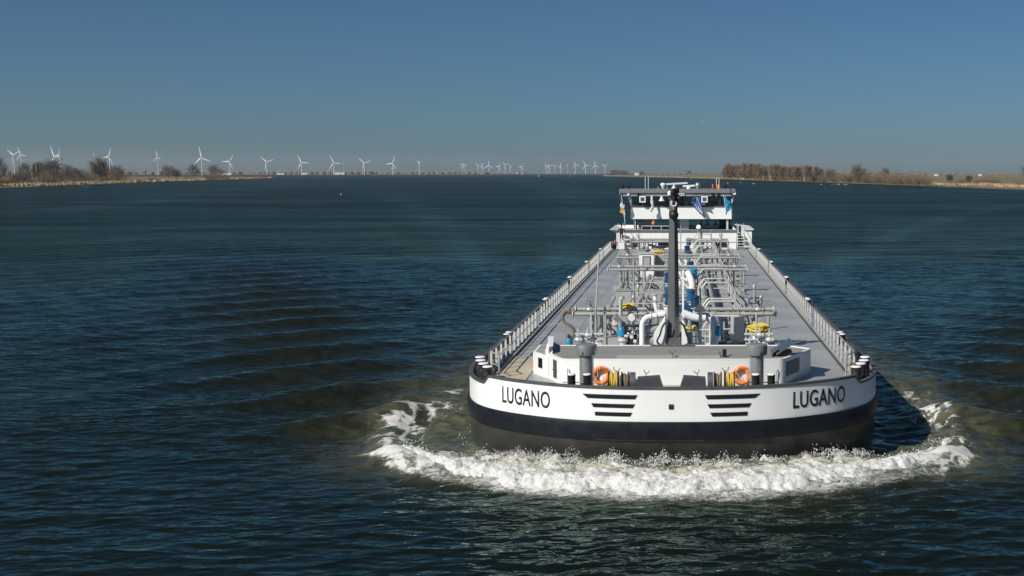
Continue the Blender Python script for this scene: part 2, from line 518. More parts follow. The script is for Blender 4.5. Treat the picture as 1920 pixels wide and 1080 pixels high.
# a few breaking tops on the divergent crests
for bx, by, br in ((-15.6, 11.4, 1.0), (-14.2, 9.6, .55), (-20.4, 25.0, .8), (16.4, 12.6, 1.0), (17.8, 22.6, .7), (10.6, 24.5, 1.1), (11.6, 15.8, 1.3), (-11.2, 17.0, 1.2), (-10.4, 24.0, 1.0)):
    q = ((X - bx) * .75 + (Y - by) * .35) / br; p = ((Y - by) * .9 - (X - bx) * .3) / (br * .8)
    foam += .92 * np.exp(-(q * q + p * p)) * (.45 + .55 * np.sin(X * 5.1 + 2 * np.sin(Y * 3.7)) * np.sin(Y * 4.3 + X))
foam = np.clip(foam, 0, 1.2)
silt = .85 * side * np.exp(-((D - 2.0) / 3.0) ** 2) * np.exp(-np.clip(S - 20, 0, None) / 18.) + FR * (sstep(4.5, 2.0, D) * .85 + .10 * sstep(8, 3, D)) + .10 * env
silt = np.clip(silt, 0, 1)

# smoother, paler lanes left on the water by old wakes: (width, [(x, y), ...] from near to far)
calm = np.zeros_like(X)
for wdt, pts in ((.020, [(-9.6, 40), (-13, 90), (-19, 170), (-30, 330), (-75, 700), (-190, 1500), (-420, 2600)]),
                 (.016, [(-16, 70), (-26, 110), (-44, 190), (-80, 330), (-165, 640), (-330, 1200)]),
                 (.030, [(-180, 285), (-187, 340), (-205, 430), (-250, 560), (-330, 900), (-480, 1500)]),
                 (.018, [(11, 60), (17, 95), (31, 150), (62, 250), (130, 420)]),
                 (.022, [(9.4, 20), (9.8, 60), (10.2, 110), (12, 220), (-20, 500), (-120, 1100)])):
    pa = np.array(pts); xc = np.interp(Y, pa[:, 1], pa[:, 0]); dep_ = Y + 44.5
    ends = sstep(pa[0, 1] - 10, pa[0, 1] + 25, Y) * sstep(pa[-1, 1], pa[-1, 1] * .6, Y)
    calm += ends * np.exp(-((X - xc) / (wdt * dep_)) ** 2) * (.65 + .35 * np.sin(Y * .07 + X * .05))
calm = np.clip(calm, 0, 1)

def grid_mesh(name, X, Y, Z, keep=None):
    ny, nx = X.shape
    co = np.stack([X, Y, Z], -1).reshape(-1, 3).astype(np.float32)
    idx = np.arange(nx * ny, dtype=np.int32).reshape(ny, nx)
    q = np.stack([idx[:-1, :-1], idx[:-1, 1:], idx[1:, 1:], idx[1:, :-1]], -1).reshape(-1, 4)
    if keep is not None: q = q[keep.reshape(-1)]
    me = bpy.data.meshes.new(name)
    me.vertices.add(len(co)); me.vertices.foreach_set('co', co.ravel())
    me.loops.add(q.size); me.loops.foreach_set('vertex_index', q.ravel())
    me.polygons.add(len(q))
    me.polygons.foreach_set('loop_start', np.arange(0, q.size, 4, dtype=np.int32))
    me.update(calc_edges=True); me.validate()
    me.shade_smooth()
    return me

wme = grid_mesh("water", X, Y, Z)
for nm, arr in (("foam", foam), ("silt", silt), ("calm", calm)):
    at = wme.attributes.new(nm, 'FLOAT', 'POINT')
    at.data.foreach_set('value', arr.ravel().astype(np.float32))

def water_material():
    m = bpy.data.materials.new('water'); m.use_nodes = True
    nt = m.node_tree; N = nt.nodes; L = nt.links
    b = N['Principled BSDF']
    geo = N.new('ShaderNodeNewGeometry')
    def noise(scale, vec, detail=4, rough=.55, dist=0.0):
        n = N.new('ShaderNodeTexNoise'); n.inputs['Scale'].default_value = scale; n.inputs['Detail'].default_value = detail
        n.inputs['Roughness'].default_value = rough; n.inputs['Distortion'].default_value = dist
        L.new(vec, n.inputs['Vector']); return n.outputs['Fac']
    def mapping(sc, rz=0):
        mp = N.new('ShaderNodeMapping'); mp.inputs['Scale'].default_value = sc; mp.inputs['Rotation'].default_value = (0, 0, rz)
        L.new(geo.outputs['Position'], mp.inputs[0]); return mp.outputs[0]
    def math_(op, a, b_=None, c=None, clamp=False):
        n = N.new('ShaderNodeMath'); n.operation = op; n.use_clamp = clamp
        for i, q in enumerate((a, b_, c)):
            if q is None: continue
            if isinstance(q, (int, float)): n.inputs[i].default_value = q
            else: L.new(q, n.inputs[i])
        return n.outputs[0]
    def rng(v, a, b_, c=0.0, d=1.0, smooth=True):
        n = N.new('ShaderNodeMapRange'); n.interpolation_type = 'SMOOTHSTEP' if smooth else 'LINEAR'
        for i, q in enumerate((v, a, b_, c, d)):
            if isinstance(q, (int, float)): n.inputs[i].default_value = q
            else: L.new(q, n.inputs[i])
        return n.outputs[0]
    fo = N.new('ShaderNodeAttribute'); fo.attribute_name = 'foam'
    si = N.new('ShaderNodeAttribute'); si.attribute_name = 'silt'
    v1 = mapping((.55, 1.0, 1.0), .10); v2 = mapping((.7, 1.0, 1.0), -.2); v3 = mapping((1, 1, 1))
    # ripples: three sizes, the largest one carries the waves that the mesh is too coarse for far away
    big = noise(.42, mapping((.42, 1.0, 1.0), .10), 5, .62, .4)
    r1 = noise(1.3, v1, 2.4, .5, .3)
    r2 = noise(5.0, v2, 3, .6)
    cd = N.new('ShaderNodeCameraData')
    far = rng(cd.outputs['View Distance'], 60, 450)
    amp = math_('MULTIPLY', rng(cd.outputs['View Distance'], 85, 190), .62)
    ca = N.new('ShaderNodeAttribute'); ca.attribute_name = 'calm'
    patch = rng(noise(.035, mapping((1, 1.6, 1), .3), 3, .6), .35, .68, .55, 1.25)
    h = math_('ADD', math_('MULTIPLY', r1, .17), math_('MULTIPLY', r2, .007))
    h = math_('ADD', h, math_('MULTIPLY', big, amp))
    h = math_('MULTIPLY', math_('MULTIPLY', h, patch), math_('MULTIPLY_ADD', ca.outputs['Fac'], -.42, 1.0))
    # foam: a web of bubbles that closes where there is much foam
    fv = mapping((1.0, 1.35, 1.0))
    f1 = noise(3.4, fv, 10, .80, .9); f2 = noise(.7, fv, 5, .6, .6); f3 = noise(14, fv, 4, .65)
    fn = math_('ADD', math_('MULTIPLY', f1, .62), math_('ADD', math_('MULTIPLY', f2, .16), math_('MULTIPLY', f3, .22)))
    fc = math_('MULTIPLY_ADD', fn, 2.4, -.70)
    thr = math_('MULTIPLY_ADD', fo.outputs['Fac'], -.78, .97)
    fac = rng(fc, thr, math_('ADD', thr, .34))
    fac = math_('MULTIPLY', fac, rng(fo.outputs['Fac'], .02, .12))
    fac = math_('MULTIPLY', fac, .94)
    hf = math_('ADD', h, math_('MULTIPLY', fac, math_('MULTIPLY', fn, .10)))
    bp = N.new('ShaderNodeBump'); bp.inputs['Strength'].default_value = 1.0; bp.inputs['Distance'].default_value = 1.0
    L.new(hf, bp.inputs['Height'])
    deep = N.new('ShaderNodeMix'); deep.data_type = 'RGBA'
    deep.inputs['A'].default_value = (.0052, .0082, .0055, 1); deep.inputs['B'].default_value = (.15, .145, .085, 1)
    sn = rng(noise(1.1, v3, 5, .6, .8), .3, .7, .25, 1.0)
    L.new(math_('MULTIPLY', si.outputs['Fac'], sn), deep.inputs['Factor'])
    cm = N.new('ShaderNodeMix'); cm.data_type = 'RGBA'
    L.new(fac, cm.inputs['Factor']); L.new(deep.outputs['Result'], cm.inputs['A']); cm.inputs['B'].default_value = (.74, .74, .69, 1)
    L.new(cm.outputs['Result'], b.inputs['Base Color'])
    L.new(math_('MULTIPLY_ADD', fac, .5, math_('MULTIPLY_ADD', far, .28, .06)), b.inputs['Roughness'])
    b.inputs['IOR'].default_value = 1.33
    b.inputs['Specular IOR Level'].default_value = 0.0
    L.new(bp.outputs[0], b.inputs['Normal'])
    # mirror part, weakened as through the photographer's polarising filter
    gl = N.new('ShaderNodeBsdfGlossy'); gl.inputs['Color'].default_value = (.74, 1.0, .97, 1)
    L.new(math_('MULTIPLY_ADD', far, .13, .03), gl.inputs['Roughness']); L.new(bp.outputs[0], gl.inputs['Normal'])
    # Fresnel of a surface whose unresolved ripples lean both ways (matters at the flat angles far away)
    dt = N.new('ShaderNodeVectorMath'); dt.operation = 'DOT_PRODUCT'; L.new(geo.outputs['Incoming'], dt.inputs[0]); L.new(bp.outputs[0], dt.inputs[1])
    c2 = math_('SQRT', math_('ADD', math_('POWER', math_('ABSOLUTE', dt.outputs['Value']), 2.0), math_('MULTIPLY_ADD', far, .070, .002)))
    om = math_('SUBTRACT', 1.0, math_('MINIMUM', c2, 1.0))
    frn = math_('MULTIPLY_ADD', math_('POWER', om, 5.0), .98, .02)
    slick = math_('MULTIPLY_ADD', ca.outputs['Fac'], .20, rng(noise(.010, mapping((.45, 1.9, 1), .12), 5, .62, .6), .32, .70, .72, 1.22))      # wind streaks and slicks
    k = math_('MULTIPLY', math_('MULTIPLY', frn, math_('MULTIPLY', slick, math_('MULTIPLY_ADD', far, .46, .66))), math_('SUBTRACT', 1.0, fac))
    ms_ = N.new('ShaderNodeMixShader'); L.new(k, ms_.inputs[0]); L.new(b.outputs[0], ms_.inputs[1]); L.new(gl.outputs[0], ms_.inputs[2])
    L.new(ms_.outputs[0], N['Material Output'].inputs['Surface'])
    return m
MAT['water'] = water_material()
wme.materials.append(MAT['water'])
water = mesh_obj("water", wme)
tag(water, 'dark blue-green rippled river water reaching to the horizon', 'water', kind='structure')

# ------------------------------------------------------------------ breaking bow wave: lumps of foam and flying drops
def foam_material():
    m = bpy.data.materials.new('foam'); m.use_nodes = True
    nt = m.node_tree; N = nt.nodes; L = nt.links; b = N['Principled BSDF']
    tc = N.new('ShaderNodeTexCoord')
    n1 = N.new('ShaderNodeTexNoise'); n1.inputs['Scale'].default_value = 1.7; n1.inputs['Detail'].default_value = 9; n1.inputs['Roughness'].default_value = .68
    L.new(tc.outputs['Object'], n1.inputs['Vector'])
    at = N.new('ShaderNodeAttribute'); at.attribute_name = 'thin'
    ad = N.new('ShaderNodeMath'); ad.operation = 'MULTIPLY_ADD'; ad.inputs[1].default_value = .34
    L.new(at.outputs['Fac'], ad.inputs[0]); L.new(n1.outputs['Fac'], ad.inputs[2])
    rp = N.new('ShaderNodeMapRange'); rp.interpolation_type = 'SMOOTHSTEP'; rp.inputs[1].default_value = .56; rp.inputs[2].default_value = .80
    L.new(ad.outputs[0], rp.inputs[0])
    mx = N.new('ShaderNodeMix'); mx.data_type = 'RGBA'
    n4 = N.new('ShaderNodeTexNoise'); n4.inputs['Scale'].default_value = 4.5; n4.inputs['Detail'].default_value = 10; n4.inputs['Roughness'].default_value = .8
    L.new(tc.outputs['Object'], n4.inputs['Vector'])
    r4 = N.new('ShaderNodeMapRange'); r4.inputs[1].default_value = .36; r4.inputs[2].default_value = .56; r4.inputs[3].default_value = .66; r4.inputs[4].default_value = 1.0
    L.new(n4.outputs['Fac'], r4.inputs[0])
    m4 = N.new('ShaderNodeMix'); m4.data_type = 'RGBA'; m4.blend_type = 'MULTIPLY'; m4.inputs['Factor'].default_value = 1; m4.inputs['A'].default_value = (.80, .80, .77, 1)
    L.new(r4.outputs[0], m4.inputs['B']); L.new(m4.outputs['Result'], mx.inputs['A'])
    mx.inputs['A'].default_value = (.76, .76, .735, 1); mx.inputs['B'].default_value = (.47, .46, .35, 1)
    L.new(rp.outputs[0], mx.inputs['Factor']); L.new(mx.outputs['Result'], b.inputs['Base Color'])
    b.inputs['Roughness'].default_value = .7; b.inputs['Specular IOR Level'].default_value = .15
    b.inputs['Subsurface Weight'].default_value = .3; b.inputs['Subsurface Radius'].default_value = (.16, .16, .14); b.inputs['Subsurface Scale'].default_value = 1.0
    n2 = N.new('ShaderNodeTexNoise'); n2.inputs['Scale'].default_value = 7; n2.inputs['Detail'].default_value = 8; n2.inputs['Roughness'].default_value = .7
    L.new(tc.outputs['Object'], n2.inputs['Vector'])
    bp = N.new('ShaderNodeBump'); bp.inputs['Distance'].default_value = .11; L.new(n2.outputs['Fac'], bp.inputs['Height']); L.new(bp.outputs[0], b.inputs['Normal'])
    return m
MAT['foam'] = foam_material()

def bow_foam():
    s_ax = np.arange(-14.5, 14.5, .052)
    d_ax = np.concatenate([np.arange(.02, 4.6, .05)])
    SS, DD = np.meshgrid(s_ax, d_ax)
    PX = np.zeros_like(SS); PY = np.zeros_like(SS)
    for j, s in enumerate(s_ax):
        for off, col in ((0.0, 0), (1.0, 1)):
            x, y, nx, ny = hull_pt(s, off)
            if off == 0: bx, by = x, y
            else: ex, ey = x - bx, y - by
        PX[:, j] = bx + ex * d_ax; PY[:, j] = by + ey * d_ax
    A = np.abs(SS)
    wkz, _, _ = wake(PX, PY, DD, A)
    n_fine = np.zeros_like(SS); n_lo = np.zeros_like(SS); n_hi = np.zeros_like(SS); n_cell = np.zeros_like(SS)
    for i in range(SS.shape[0]):
        for j in range(SS.shape[1]):
            x, y = PX[i, j], PY[i, j]
            n_lo[i, j] = mnoise.noise((x * .55, y * .8, 1.7))
            n_hi[i, j] = mnoise.fractal((x * 1.3, y * 1.3, 4.2), .8, 2.1, 6)
            n_fine[i, j] = mnoise.fractal((x * 5.5, y * 4.0, 3.3), .6, 2.2, 3)
            n_cell[i, j] = 1 - abs(mnoise.fractal((x * 2.4 + 7, y * 1.6, 9.1), .8, 2.2, 5)) * 1.6
    outer = 3.75 + .55 * n_lo + .30 * n_hi - .09 * np.clip(A - 6.5, 0, None)
    inner = .38 + .55 * n_lo + .15 * sstep(3, 9, A) + 1.9 * sstep(6.5, 9.5, A) + .30 * n_hi
    prof = sstep(outer + .05, outer - 1.4, DD)
    strength = np.exp(-(np.clip(A - 7, 0, None) / 4.6) ** 2)
    lump = .10 * n_hi + .06 * n_cell * prof + .04 * n_fine
    rollz = .22 * strength * np.exp(-((DD - 2.55 - .4 * n_lo) / .75) ** 2)        # the thick rolling lip
    splash = .13 * strength * np.exp(-(DD / .55) ** 2) * np.clip(.35 + 1.3 * n_lo + .9 * n_hi, 0, 1.6)
    Zf = wkz * (.85 + .15 * prof) + rollz + splash + lump * (.45 + .75 * strength) - .05 - .30 * (1 - prof)
    cov = np.minimum(outer - DD, DD - inner) + .50 * n_hi + .22 * n_cell + .30 * n_fine - .10
    cov -= .9 * sstep(8.0, 13.0, A)
    keep = (cov[:-1, :-1] > 0) & (cov[1:, 1:] > 0) & (cov[1:, :-1] > 0)
    thin = sstep(2.2, .9, DD) * (.66 - .45 * n_hi) + .25 * sstep(7, 12, A)
    # push the lip forward a little so that it overhangs
    push = .30 * rollz
    for j in range(SS.shape[1]):
        x0, y0, nx, ny = hull_pt(float(s_ax[j]))
        PX[:, j] += nx * push[:, j]; PY[:, j] += ny * push[:, j]
    me = grid_mesh("bow_wave_foam", PX, PY, Zf, keep)
    at = me.attributes.new('thin', 'FLOAT', 'POINT')
    at.data.foreach_set('value', np.clip(thin, 0, 1).ravel().astype(np.float32))
    me.materials.append(MAT['foam'])
    o = mesh_obj("bow_wave_foam", me)
    tag(o, 'white churning foam of the bow wave rolling ahead of the ship', 'foam', kind='stuff')
    # drops
    rg = random.Random(4)
    vv = []; ff = []
    octa = [(1, 0, 0), (-1, 0, 0), (0, 1, 0), (0, -1, 0), (0, 0, 1), (0, 0, -1)]
    of = [(0, 2, 4), (2, 1, 4), (1, 3, 4), (3, 0, 4), (2, 0, 5), (1, 2, 5), (3, 1, 5), (0, 3, 5)]
    ny_, nx_ = SS.shape
    ny_, nx_ = SS.shape
    def drop(x, y, z, r):
        n = len(vv)
        vv.extend([(x + p[0] * r, y + p[1] * r, z + p[2] * r * rg.uniform(.8, 1.7)) for p in octa])
        ff.extend([tuple(q + n for q in t) for t in of])
    for k in range(70):                       # small jets where the wave meets the plating
        s = rg.uniform(-8.6, 8.6); h = rg.uniform(.12, .55) * (1.2 if rg.random() < .25 else .7); w = rg.uniform(.08, .35)
        x0, y0, nx, ny = hull_pt(s); jj = int(np.clip((s - s_ax[0]) / .052, 0, nx_ - 1))
        z0 = Zf[3, jj]
        for q in range(int(30 + 160 * h)):
            u = rg.random() ** 1.8; a = rg.gauss(0, 1)
            dd = .12 + abs(rg.gauss(0, .16)); xx, yy, _, _ = hull_pt(s + a * w * (.4 + .6 * u), dd)
            drop(xx, yy, z0 - .05 + h * u * math.exp(-a * a * .5), rg.choice((.010, .014, .02, .028)) * (1.5 - u * .8))
    for k in range(26000):
        j = rg.randrange(nx_); i = rg.randrange(ny_)
        a = A[0, j]
        if rg.random() > math.exp(-(max(0, a - 6) / 5.0) ** 2): continue
        c = cov[i, j]
        edge = math.exp(-(c / .28) ** 2)
        lip = math.exp(-((DD[i, j] - 2.6) / .6) ** 2) * .45
        top = .8 * math.exp(-(DD[i, j] / .5) ** 2) * max(0, .2 + n_lo[i, j] * 1.6)
        if rg.random() > max(edge * .8, lip, top): continue
        r = rg.choice((.008, .011, .015, .020, .028)) * rg.uniform(.8, 1.3)
        z = Zf[i, j] + abs(rg.gauss(0, .07 + .22 * top)) + .02
        x = PX[i, j] + rg.gauss(0, .08); y = PY[i, j] + rg.gauss(0, .08)
        n = len(vv)
        vv += [(x + p[0] * r, y + p[1] * r, z + p[2] * r * rg.uniform(.8, 1.6)) for p in octa]
        ff += [tuple(q + n for q in t) for t in of]
    md = bpy.data.meshes.new("spray"); md.from_pydata(vv, [], ff); md.materials.append(MAT['foam'])
    tag(mesh_obj("spray", md), 'white drops of spray thrown up along the bow wave', 'spray', kind='stuff')
bow_foam()
# ------------------------------------------------------------------ the ship
ship = empty('tanker_ship', (0, 0, 0))
tag(ship, 'long tanker barge with white bow, black hull and grey pipe-covered deck', 'ship')
DECK = 2.70

S_END = float(ARC[-1])
S_ALL = [float(a) for a in ARC]
S_RING = [-a for a in reversed(S_ALL[1:])] + S_ALL[:-1]        # once round the hull, stern to bow to stern

def ring(z, off):
    return [(*hull_pt(s, off(s) if callable(off) else off)[:2], z(s) if callable(z) else z) for s in S_RING]
def loft(rings, closed=True):
    mb = MB(); n = len(rings[0]); vv = [p for r in rings for p in r]; ff = []
    for i in range(len(rings) - 1):
        for k in range(n if closed else n - 1):
            k2 = (k + 1) % n
            ff.append((i * n + k, i * n + k2, (i + 1) * n + k2, (i + 1) * n + k))
    return mb.add(vv, ff)

def bow_w(s):                      # 1 at the stem, 0 along the straight sides
    return float(np.clip(1 - (abs(s) - 6) / 6.0, 0, 1))
def bulwark_top(s):
    a = abs(s)
    y = hull_pt(s)[1]
    if a > 60: return DECK + .06
    x = abs(hull_pt(s)[0])
    if y > 20: return DECK + .06
    if x < 7.06 and y < 10: return 3.2
    if y < 2.75: return 3.2 - .30 * (x - 7.06) / .22 if x < 7.28 else 2.9
    if y < 9: return 2.9
    return 2.9 - (2.9 - DECK - .06) * min(1, (y - 9) / 2.0)

lower = loft([ring(-2.6, lambda s: -2.6 * bow_w(s) - .2), ring(-1.2, lambda s: -1.15 * bow_w(s) - .1), ring(0, lambda s: -.42 * bow_w(s) - .05),
              ring(.7, lambda s: -.17 * bow_w(s)), ring(1.30, 0.0)])
lower.build('lower_hull', MAT['hull_grey'], ship, ang=50)
band = loft([ring(1.28, -.02), ring(1.28, .075), ring(1.36, .095), ring(1.86, .095), ring(1.955, .06), ring(1.955, -.05)])
band.build('rubbing_strake', MAT['hull_black'], ship, ang=30)
white = loft([ring(1.95, .0), ring(bulwark_top, 0.0)])
white.build('white_bulwark', MAT['white_paint'], ship, ang=50)
inner = loft([ring(bulwark_top, -.10), ring(DECK - .02, -.10)])
inner.build('bulwark_inside', MAT['deck_grey'], ship, ang=50)
cap = loft([ring(lambda s: bulwark_top(s) - .045, .035), ring(lambda s: bulwark_top(s) + .035, .035), ring(lambda s: bulwark_top(s) + .035, -.14), ring(lambda s: bulwark_top(s) - .045, -.14)])
cap.build('bulwark_cap', MAT['cap_grey'], ship, ang=30)
# thin weld line along the stem under the strake
wl = MB(); wl.tube([(*hull_pt(s, .012)[:2], 1.262) for s in np.linspace(-2.8, 1.2, 30)], .012, 5)
wl.build('weld_seam', MAT['pipe_grey'], ship)

deck_pts = [hull_pt(s, -.08)[:2] for s in S_RING]
dk = MB(); dk.add([(x, y, DECK) for x, y in deck_pts], [tuple(range(len(deck_pts)))])
deck = dk.build('deck', MAT['deck_grey'], ship)

# deck plating: welded plates, each its own piece with a narrow gap
_plate = {}
for iy, y0 in enumerate(np.arange(10.0, 88.0, 6.0)):
    for ix, (xa, xb) in enumerate(((-7.3, -5.1), (5.1, 7.3))):
        key = (iy + ix) % 3
        if key not in _plate:
            pm = MB(); pm.box((0, 0, 0), (2.18, 5.97, .008)); _plate[key] = pm.mesh('deck_plate', MAT[('deck_grey', 'deck_light', 'deck_grey')[key]] if False else MAT['deck_grey'])
        mesh_obj('deck_plate', _plate[key], deck, ((xa + xb) / 2, y0 + 3.0, DECK + .0055))

# name on both bows: raised steel letters, bent round the hull
def wrap_text(txt, s0, s1, zc, height, mat_, off=.006, thick=.008, bold=.009):
    cu = bpy.data.curves.new('lettering', 'FONT'); cu.body = txt; cu.size = 1.0; cu.offset = bold; cu.resolution_u = 4
    cu.space_character = 1.05
    to = bpy.data.objects.new('lettering', cu); COL.objects.link(to)
    dg = bpy.context.evaluated_depsgraph_get(); me0 = bpy.data.meshes.new_from_object(to.evaluated_get(dg))
    bm = bmesh.new(); bm.from_mesh(me0)
    bmesh.ops.triangulate(bm, faces=bm.faces)
    bmesh.ops.subdivide_edges(bm, edges=[e for e in bm.edges if e.calc_length() > .18], cuts=2)
    bmesh.ops.triangulate(bm, faces=bm.faces)
    xs = [v_.co.x for v_ in bm.verts]; ys = [v_.co.y for v_ in bm.verts]
    x0, x1, y0, y1 = min(xs), max(xs), min(ys), max(ys)
    r = bmesh.ops.extrude_face_region(bm, geom=list(bm.faces))
    top = set(e for e in r['geom'] if isinstance(e, bmesh.types.BMVert))
    for v_ in bm.verts:
        s = s0 + (v_.co.x - x0) / (x1 - x0) * (s1 - s0)
        z = zc + ((v_.co.y - y0) / (y1 - y0) - .5) * height
        x, y, _, _ = hull_pt(s, off + (thick if v_ in top else -thick))
        v_.co = (x, y, z)
    bmesh.ops.recalc_face_normals(bm, faces=bm.faces)
    me = bpy.data.meshes.new('ship_name'); bm.to_mesh(me); bm.free()
    me.materials.append(mat_)
    bpy.data.objects.remove(to, do_unlink=True)
    return me
mesh_obj('ship_name', wrap_text('LUGANO', arc_of_x(-6.45), arc_of_x(-4.50), 2.60, .63, MAT['black']), ship)
mesh_obj('ship_name', wrap_text('LUGANO', arc_of_x(4.52), arc_of_x(6.62), 2.60, .63, MAT['black']), ship)

# three speed stripes on each side of the stem
mat('stripe', (0.10, 0.10, 0.11), 0.16, metal=0.85, var=0.03)
def stripe(xa, xb, z0, z1, slant_a, slant_b):
    mb = MB(); n = 12; vv = []
    for off in (.006, .02):
        for z, t in ((z0, 0), (z1, 1)):
            for i in range(n + 1):
                a = xa + slant_a * t; b_ = xb + slant_b * t
                vv.append((*hull_pt(arc_of_x(a + (b_ - a) * i / n), off)[:2], z))
    m = n + 1; ff = []
    for i in range(n):
        ff.append((2 * m + i, 2 * m + i + 1, 3 * m + i + 1, 3 * m + i))
        ff.append((i, 2 * m + i, 2 * m + i + 1, i + 1)); ff.append((m + i, m + i + 1, 3 * m + i + 1, 3 * m + i))
    ff += [(0, m, 3 * m, 2 * m), (n, 2 * m + n, 3 * m + n, m + n)]
    mb.add(vv, ff); mb.build('bow_stripe', MAT['stripe'], ship)
for sg in (-1, 1):
    for xi, xo, z0, z1, so in ((1.31, 3.06, 2.79, 2.94, .20), (1.40, 2.85, 2.46, 2.60, .08), (1.50, 2.78, 2.15, 2.29, .02)):
        stripe(sg * xi, sg * xo, z0, z1, sg * -.08, sg * so)
# small square port at the stem
mb = MB(); mb.box((0, -.43, 2.52), (.17, .05, .17)); port = mb.build('bow_port', MAT['black'], ship)
mb = MB(); mb.box((.03, -.46, 2.54), (.06, .02, .06)); mb.build('light_glass', MAT['dark_grey'], port)

# ---------------- mooring bollards
def bollard_mesh(r, h):
    a = MB(); a.lathe([(r * 1.25, 0), (r * 1.25, .03), (r, .05), (r, h - .05), (r * 1.04, h - .04), (r * 1.04, h - .012)], n=18)
    b = MB(); b.lathe([(r * 1.05, h - .012), (r * 1.05, h + .004), (r * .9, h + .03), (.001, h + .034)], n=18)
    return a.mesh('bollard', MAT['bollard_black']), b.mesh('bollard_top', MAT['bollard_white'])
bm_big = bollard_mesh(.20, .58); bm_small = bollard_mesh(.15, .50); bm_bitt = bollard_mesh(.145, .80)
def bollard(x, y, z, kind):
    o = mesh_obj('bollard', kind[0], ship, (x, y, z)); mesh_obj('bollard_top', kind[1], o)
for x, y in ((7.28, 3.55), (7.58, 4.35), (7.83, 5.2), (8.0, 6.1)):
    bollard(-x - .02, y, DECK + .08, bm_big); bollard(x, y, DECK + .08, bm_big)
for y in (14.6, 31.0, 47.0, 63.0, 81.0):
    for dy in (0, .75):
        for sg in (-1, 1): bollard(sg * 8.15, y + dy, DECK, bm_small)
for sg in (-1, 1):
    bt = empty('bitts', (sg * 3.44, .82, DECK), 0, ship)
    for dx in (-.29, .29):
        o = mesh_obj('bitt_post', bm_bitt[0], bt, (dx, 0, 0)); mesh_obj('bitt_post_top', bm_bitt[1], bt, (dx, 0, 0))
    mb = MB(); mb.tube([(-.62, 0, .50), (.58, 0, .50)], .024, 8); mb.build('cross_bar', MAT['pipe_grey'] if sg < 0 else MAT['steel_dark'], bt)
    mb = MB(); mb.box((0, 0, .02), (1.15, .45, .04)); mb.build('base_plate', MAT['cap_grey'], bt)

# ---------------- fore deckhouse
house_plan = [(-4.2, 3.15), (4.2, 3.15), (4.42, 3.28), (5.72, 5.9), (5.70, 6.15), (4.95, 6.95), (4.5, 7.1), (-4.9, 7.1), (-5.2, 7.95), (-5.42, 8.1), (-5.22, 5.3), (-4.98, 4.6), (-4.42, 3.28)]
fh = empty('fore_deckhouse', (0, 0, 0), 0, ship)
mb = MB(); mb.prism(house_plan, DECK - .01, 3.68); mb.build('wall', MAT['white_house'], fh)
cen = (0, 5.2)
ins = [(cen[0] + (x - cen[0]) * .978, cen[1] + (y - cen[1]) * .955) for x, y in house_plan]
mb = MB(); mb.prism(ins, 3.675, 3.70); mb.build('roof', MAT['roof_grey'], fh)
mb = MB()
n = len(house_plan)
mb.add([(x, y, 3.685) for x, y in house_plan] + [(x, y, 3.73) for x, y in house_plan] + [(x, y, 3.73) for x, y in ins] + [(x, y, 3.685) for x, y in ins],
       [q for i in range(n) for q in (((i, (i + 1) % n, n + (i + 1) % n, n + i)), (n + i, n + (i + 1) % n, 2 * n + (i + 1) % n, 2 * n + i), (2 * n + i, 2 * n + (i + 1) % n, 3 * n + (i + 1) % n, 3 * n + i))])
mb.build('roof_rim', MAT['white_house'], fh)
mb = MB(); mb.prism([(-5.80, 5.95), (-5.03, 4.66), (-4.95, 4.75), (-5.45, 8.1), (-5.78, 8.1)], DECK - .005, 3.60); mb.build('locker_or_dark_gap', MAT['white_house'], fh)
mb = MB(); mb.prism([(-5.70, 6.05), (-5.08, 4.95), (-5.02, 5.0), (-5.47, 7.95), (-5.68, 7.95)], 3.60, 3.615); mb.build('locker_roof', MAT['roof_grey'], fh)
mb = MB(); mb.prism([(-5.00, 4.62), (-4.86, 4.62), (-5.16, 8.0), (-5.40, 8.0)], 3.70, 3.98, [(-5.00, 4.66), (-4.86, 5.0), (-5.16, 8.0), (-5.40, 8.0)]); mb.build('side_screen', MAT['white_house'], fh)
# openings of the left and right slanting walls
def wall_panel(name, a, b_, z0, z1, matn, parent, proud=.012, t0=0.0, t1=1.0):
    a = Vector((*a, 0)); b_ = Vector((*b_, 0)); d = b_ - a; nrm = Vector((d.y, -d.x, 0)).normalized()
    p, q = a + d * t0 + nrm * proud, a + d * t1 + nrm * proud
    m = MB(); c = (p + q) / 2
    m.box((c.x, c.y, (z0 + z1) / 2), ((q - p).length, .02, z1 - z0), math.atan2(d.y, d.x))
    return m.build(name, MAT[matn], parent)
A_, B_ = (-4.98, 4.6), (-4.42, 3.28)
dr = wall_panel('louvre_door', A_, B_, 2.86, 3.58, 'dark_grey', fh, .008, .40, .72)
for k in range(8):
    wall_panel('slat', A_, B_, 2.90 + k * .085, 2.93 + k * .085, 'steel_dark', dr, .022, .43, .69)
w_ = wall_panel('window', (-5.80, 5.95), (-5.03, 4.66), 3.03, 3.44, 'black', fh, .008, .36, .62)
wall_panel('window_pane', (-5.80, 5.95), (-5.03, 4.66), 3.07, 3.40, 'glass_lamp', w_, .022, .40, .58)
mb = MB(); mb.tube([(-4.62, 3.62, 3.22), (-4.72, 3.55, 3.24), (-4.78, 3.72, 3.22)], .015, 6); mb.build('door_handle', MAT['steel_dark'], fh)
A_, B_ = (4.42, 3.28), (5.72, 5.9)
lv = wall_panel('louvre', A_, B_, 2.98, 3.56, 'dark_grey', fh, .006, .06, .55)
for k in range(6):
    wall_panel('slat', A_, B_, 3.02 + k * .092, 3.055 + k * .092, 'deck_light', lv, .03, .08, .53)
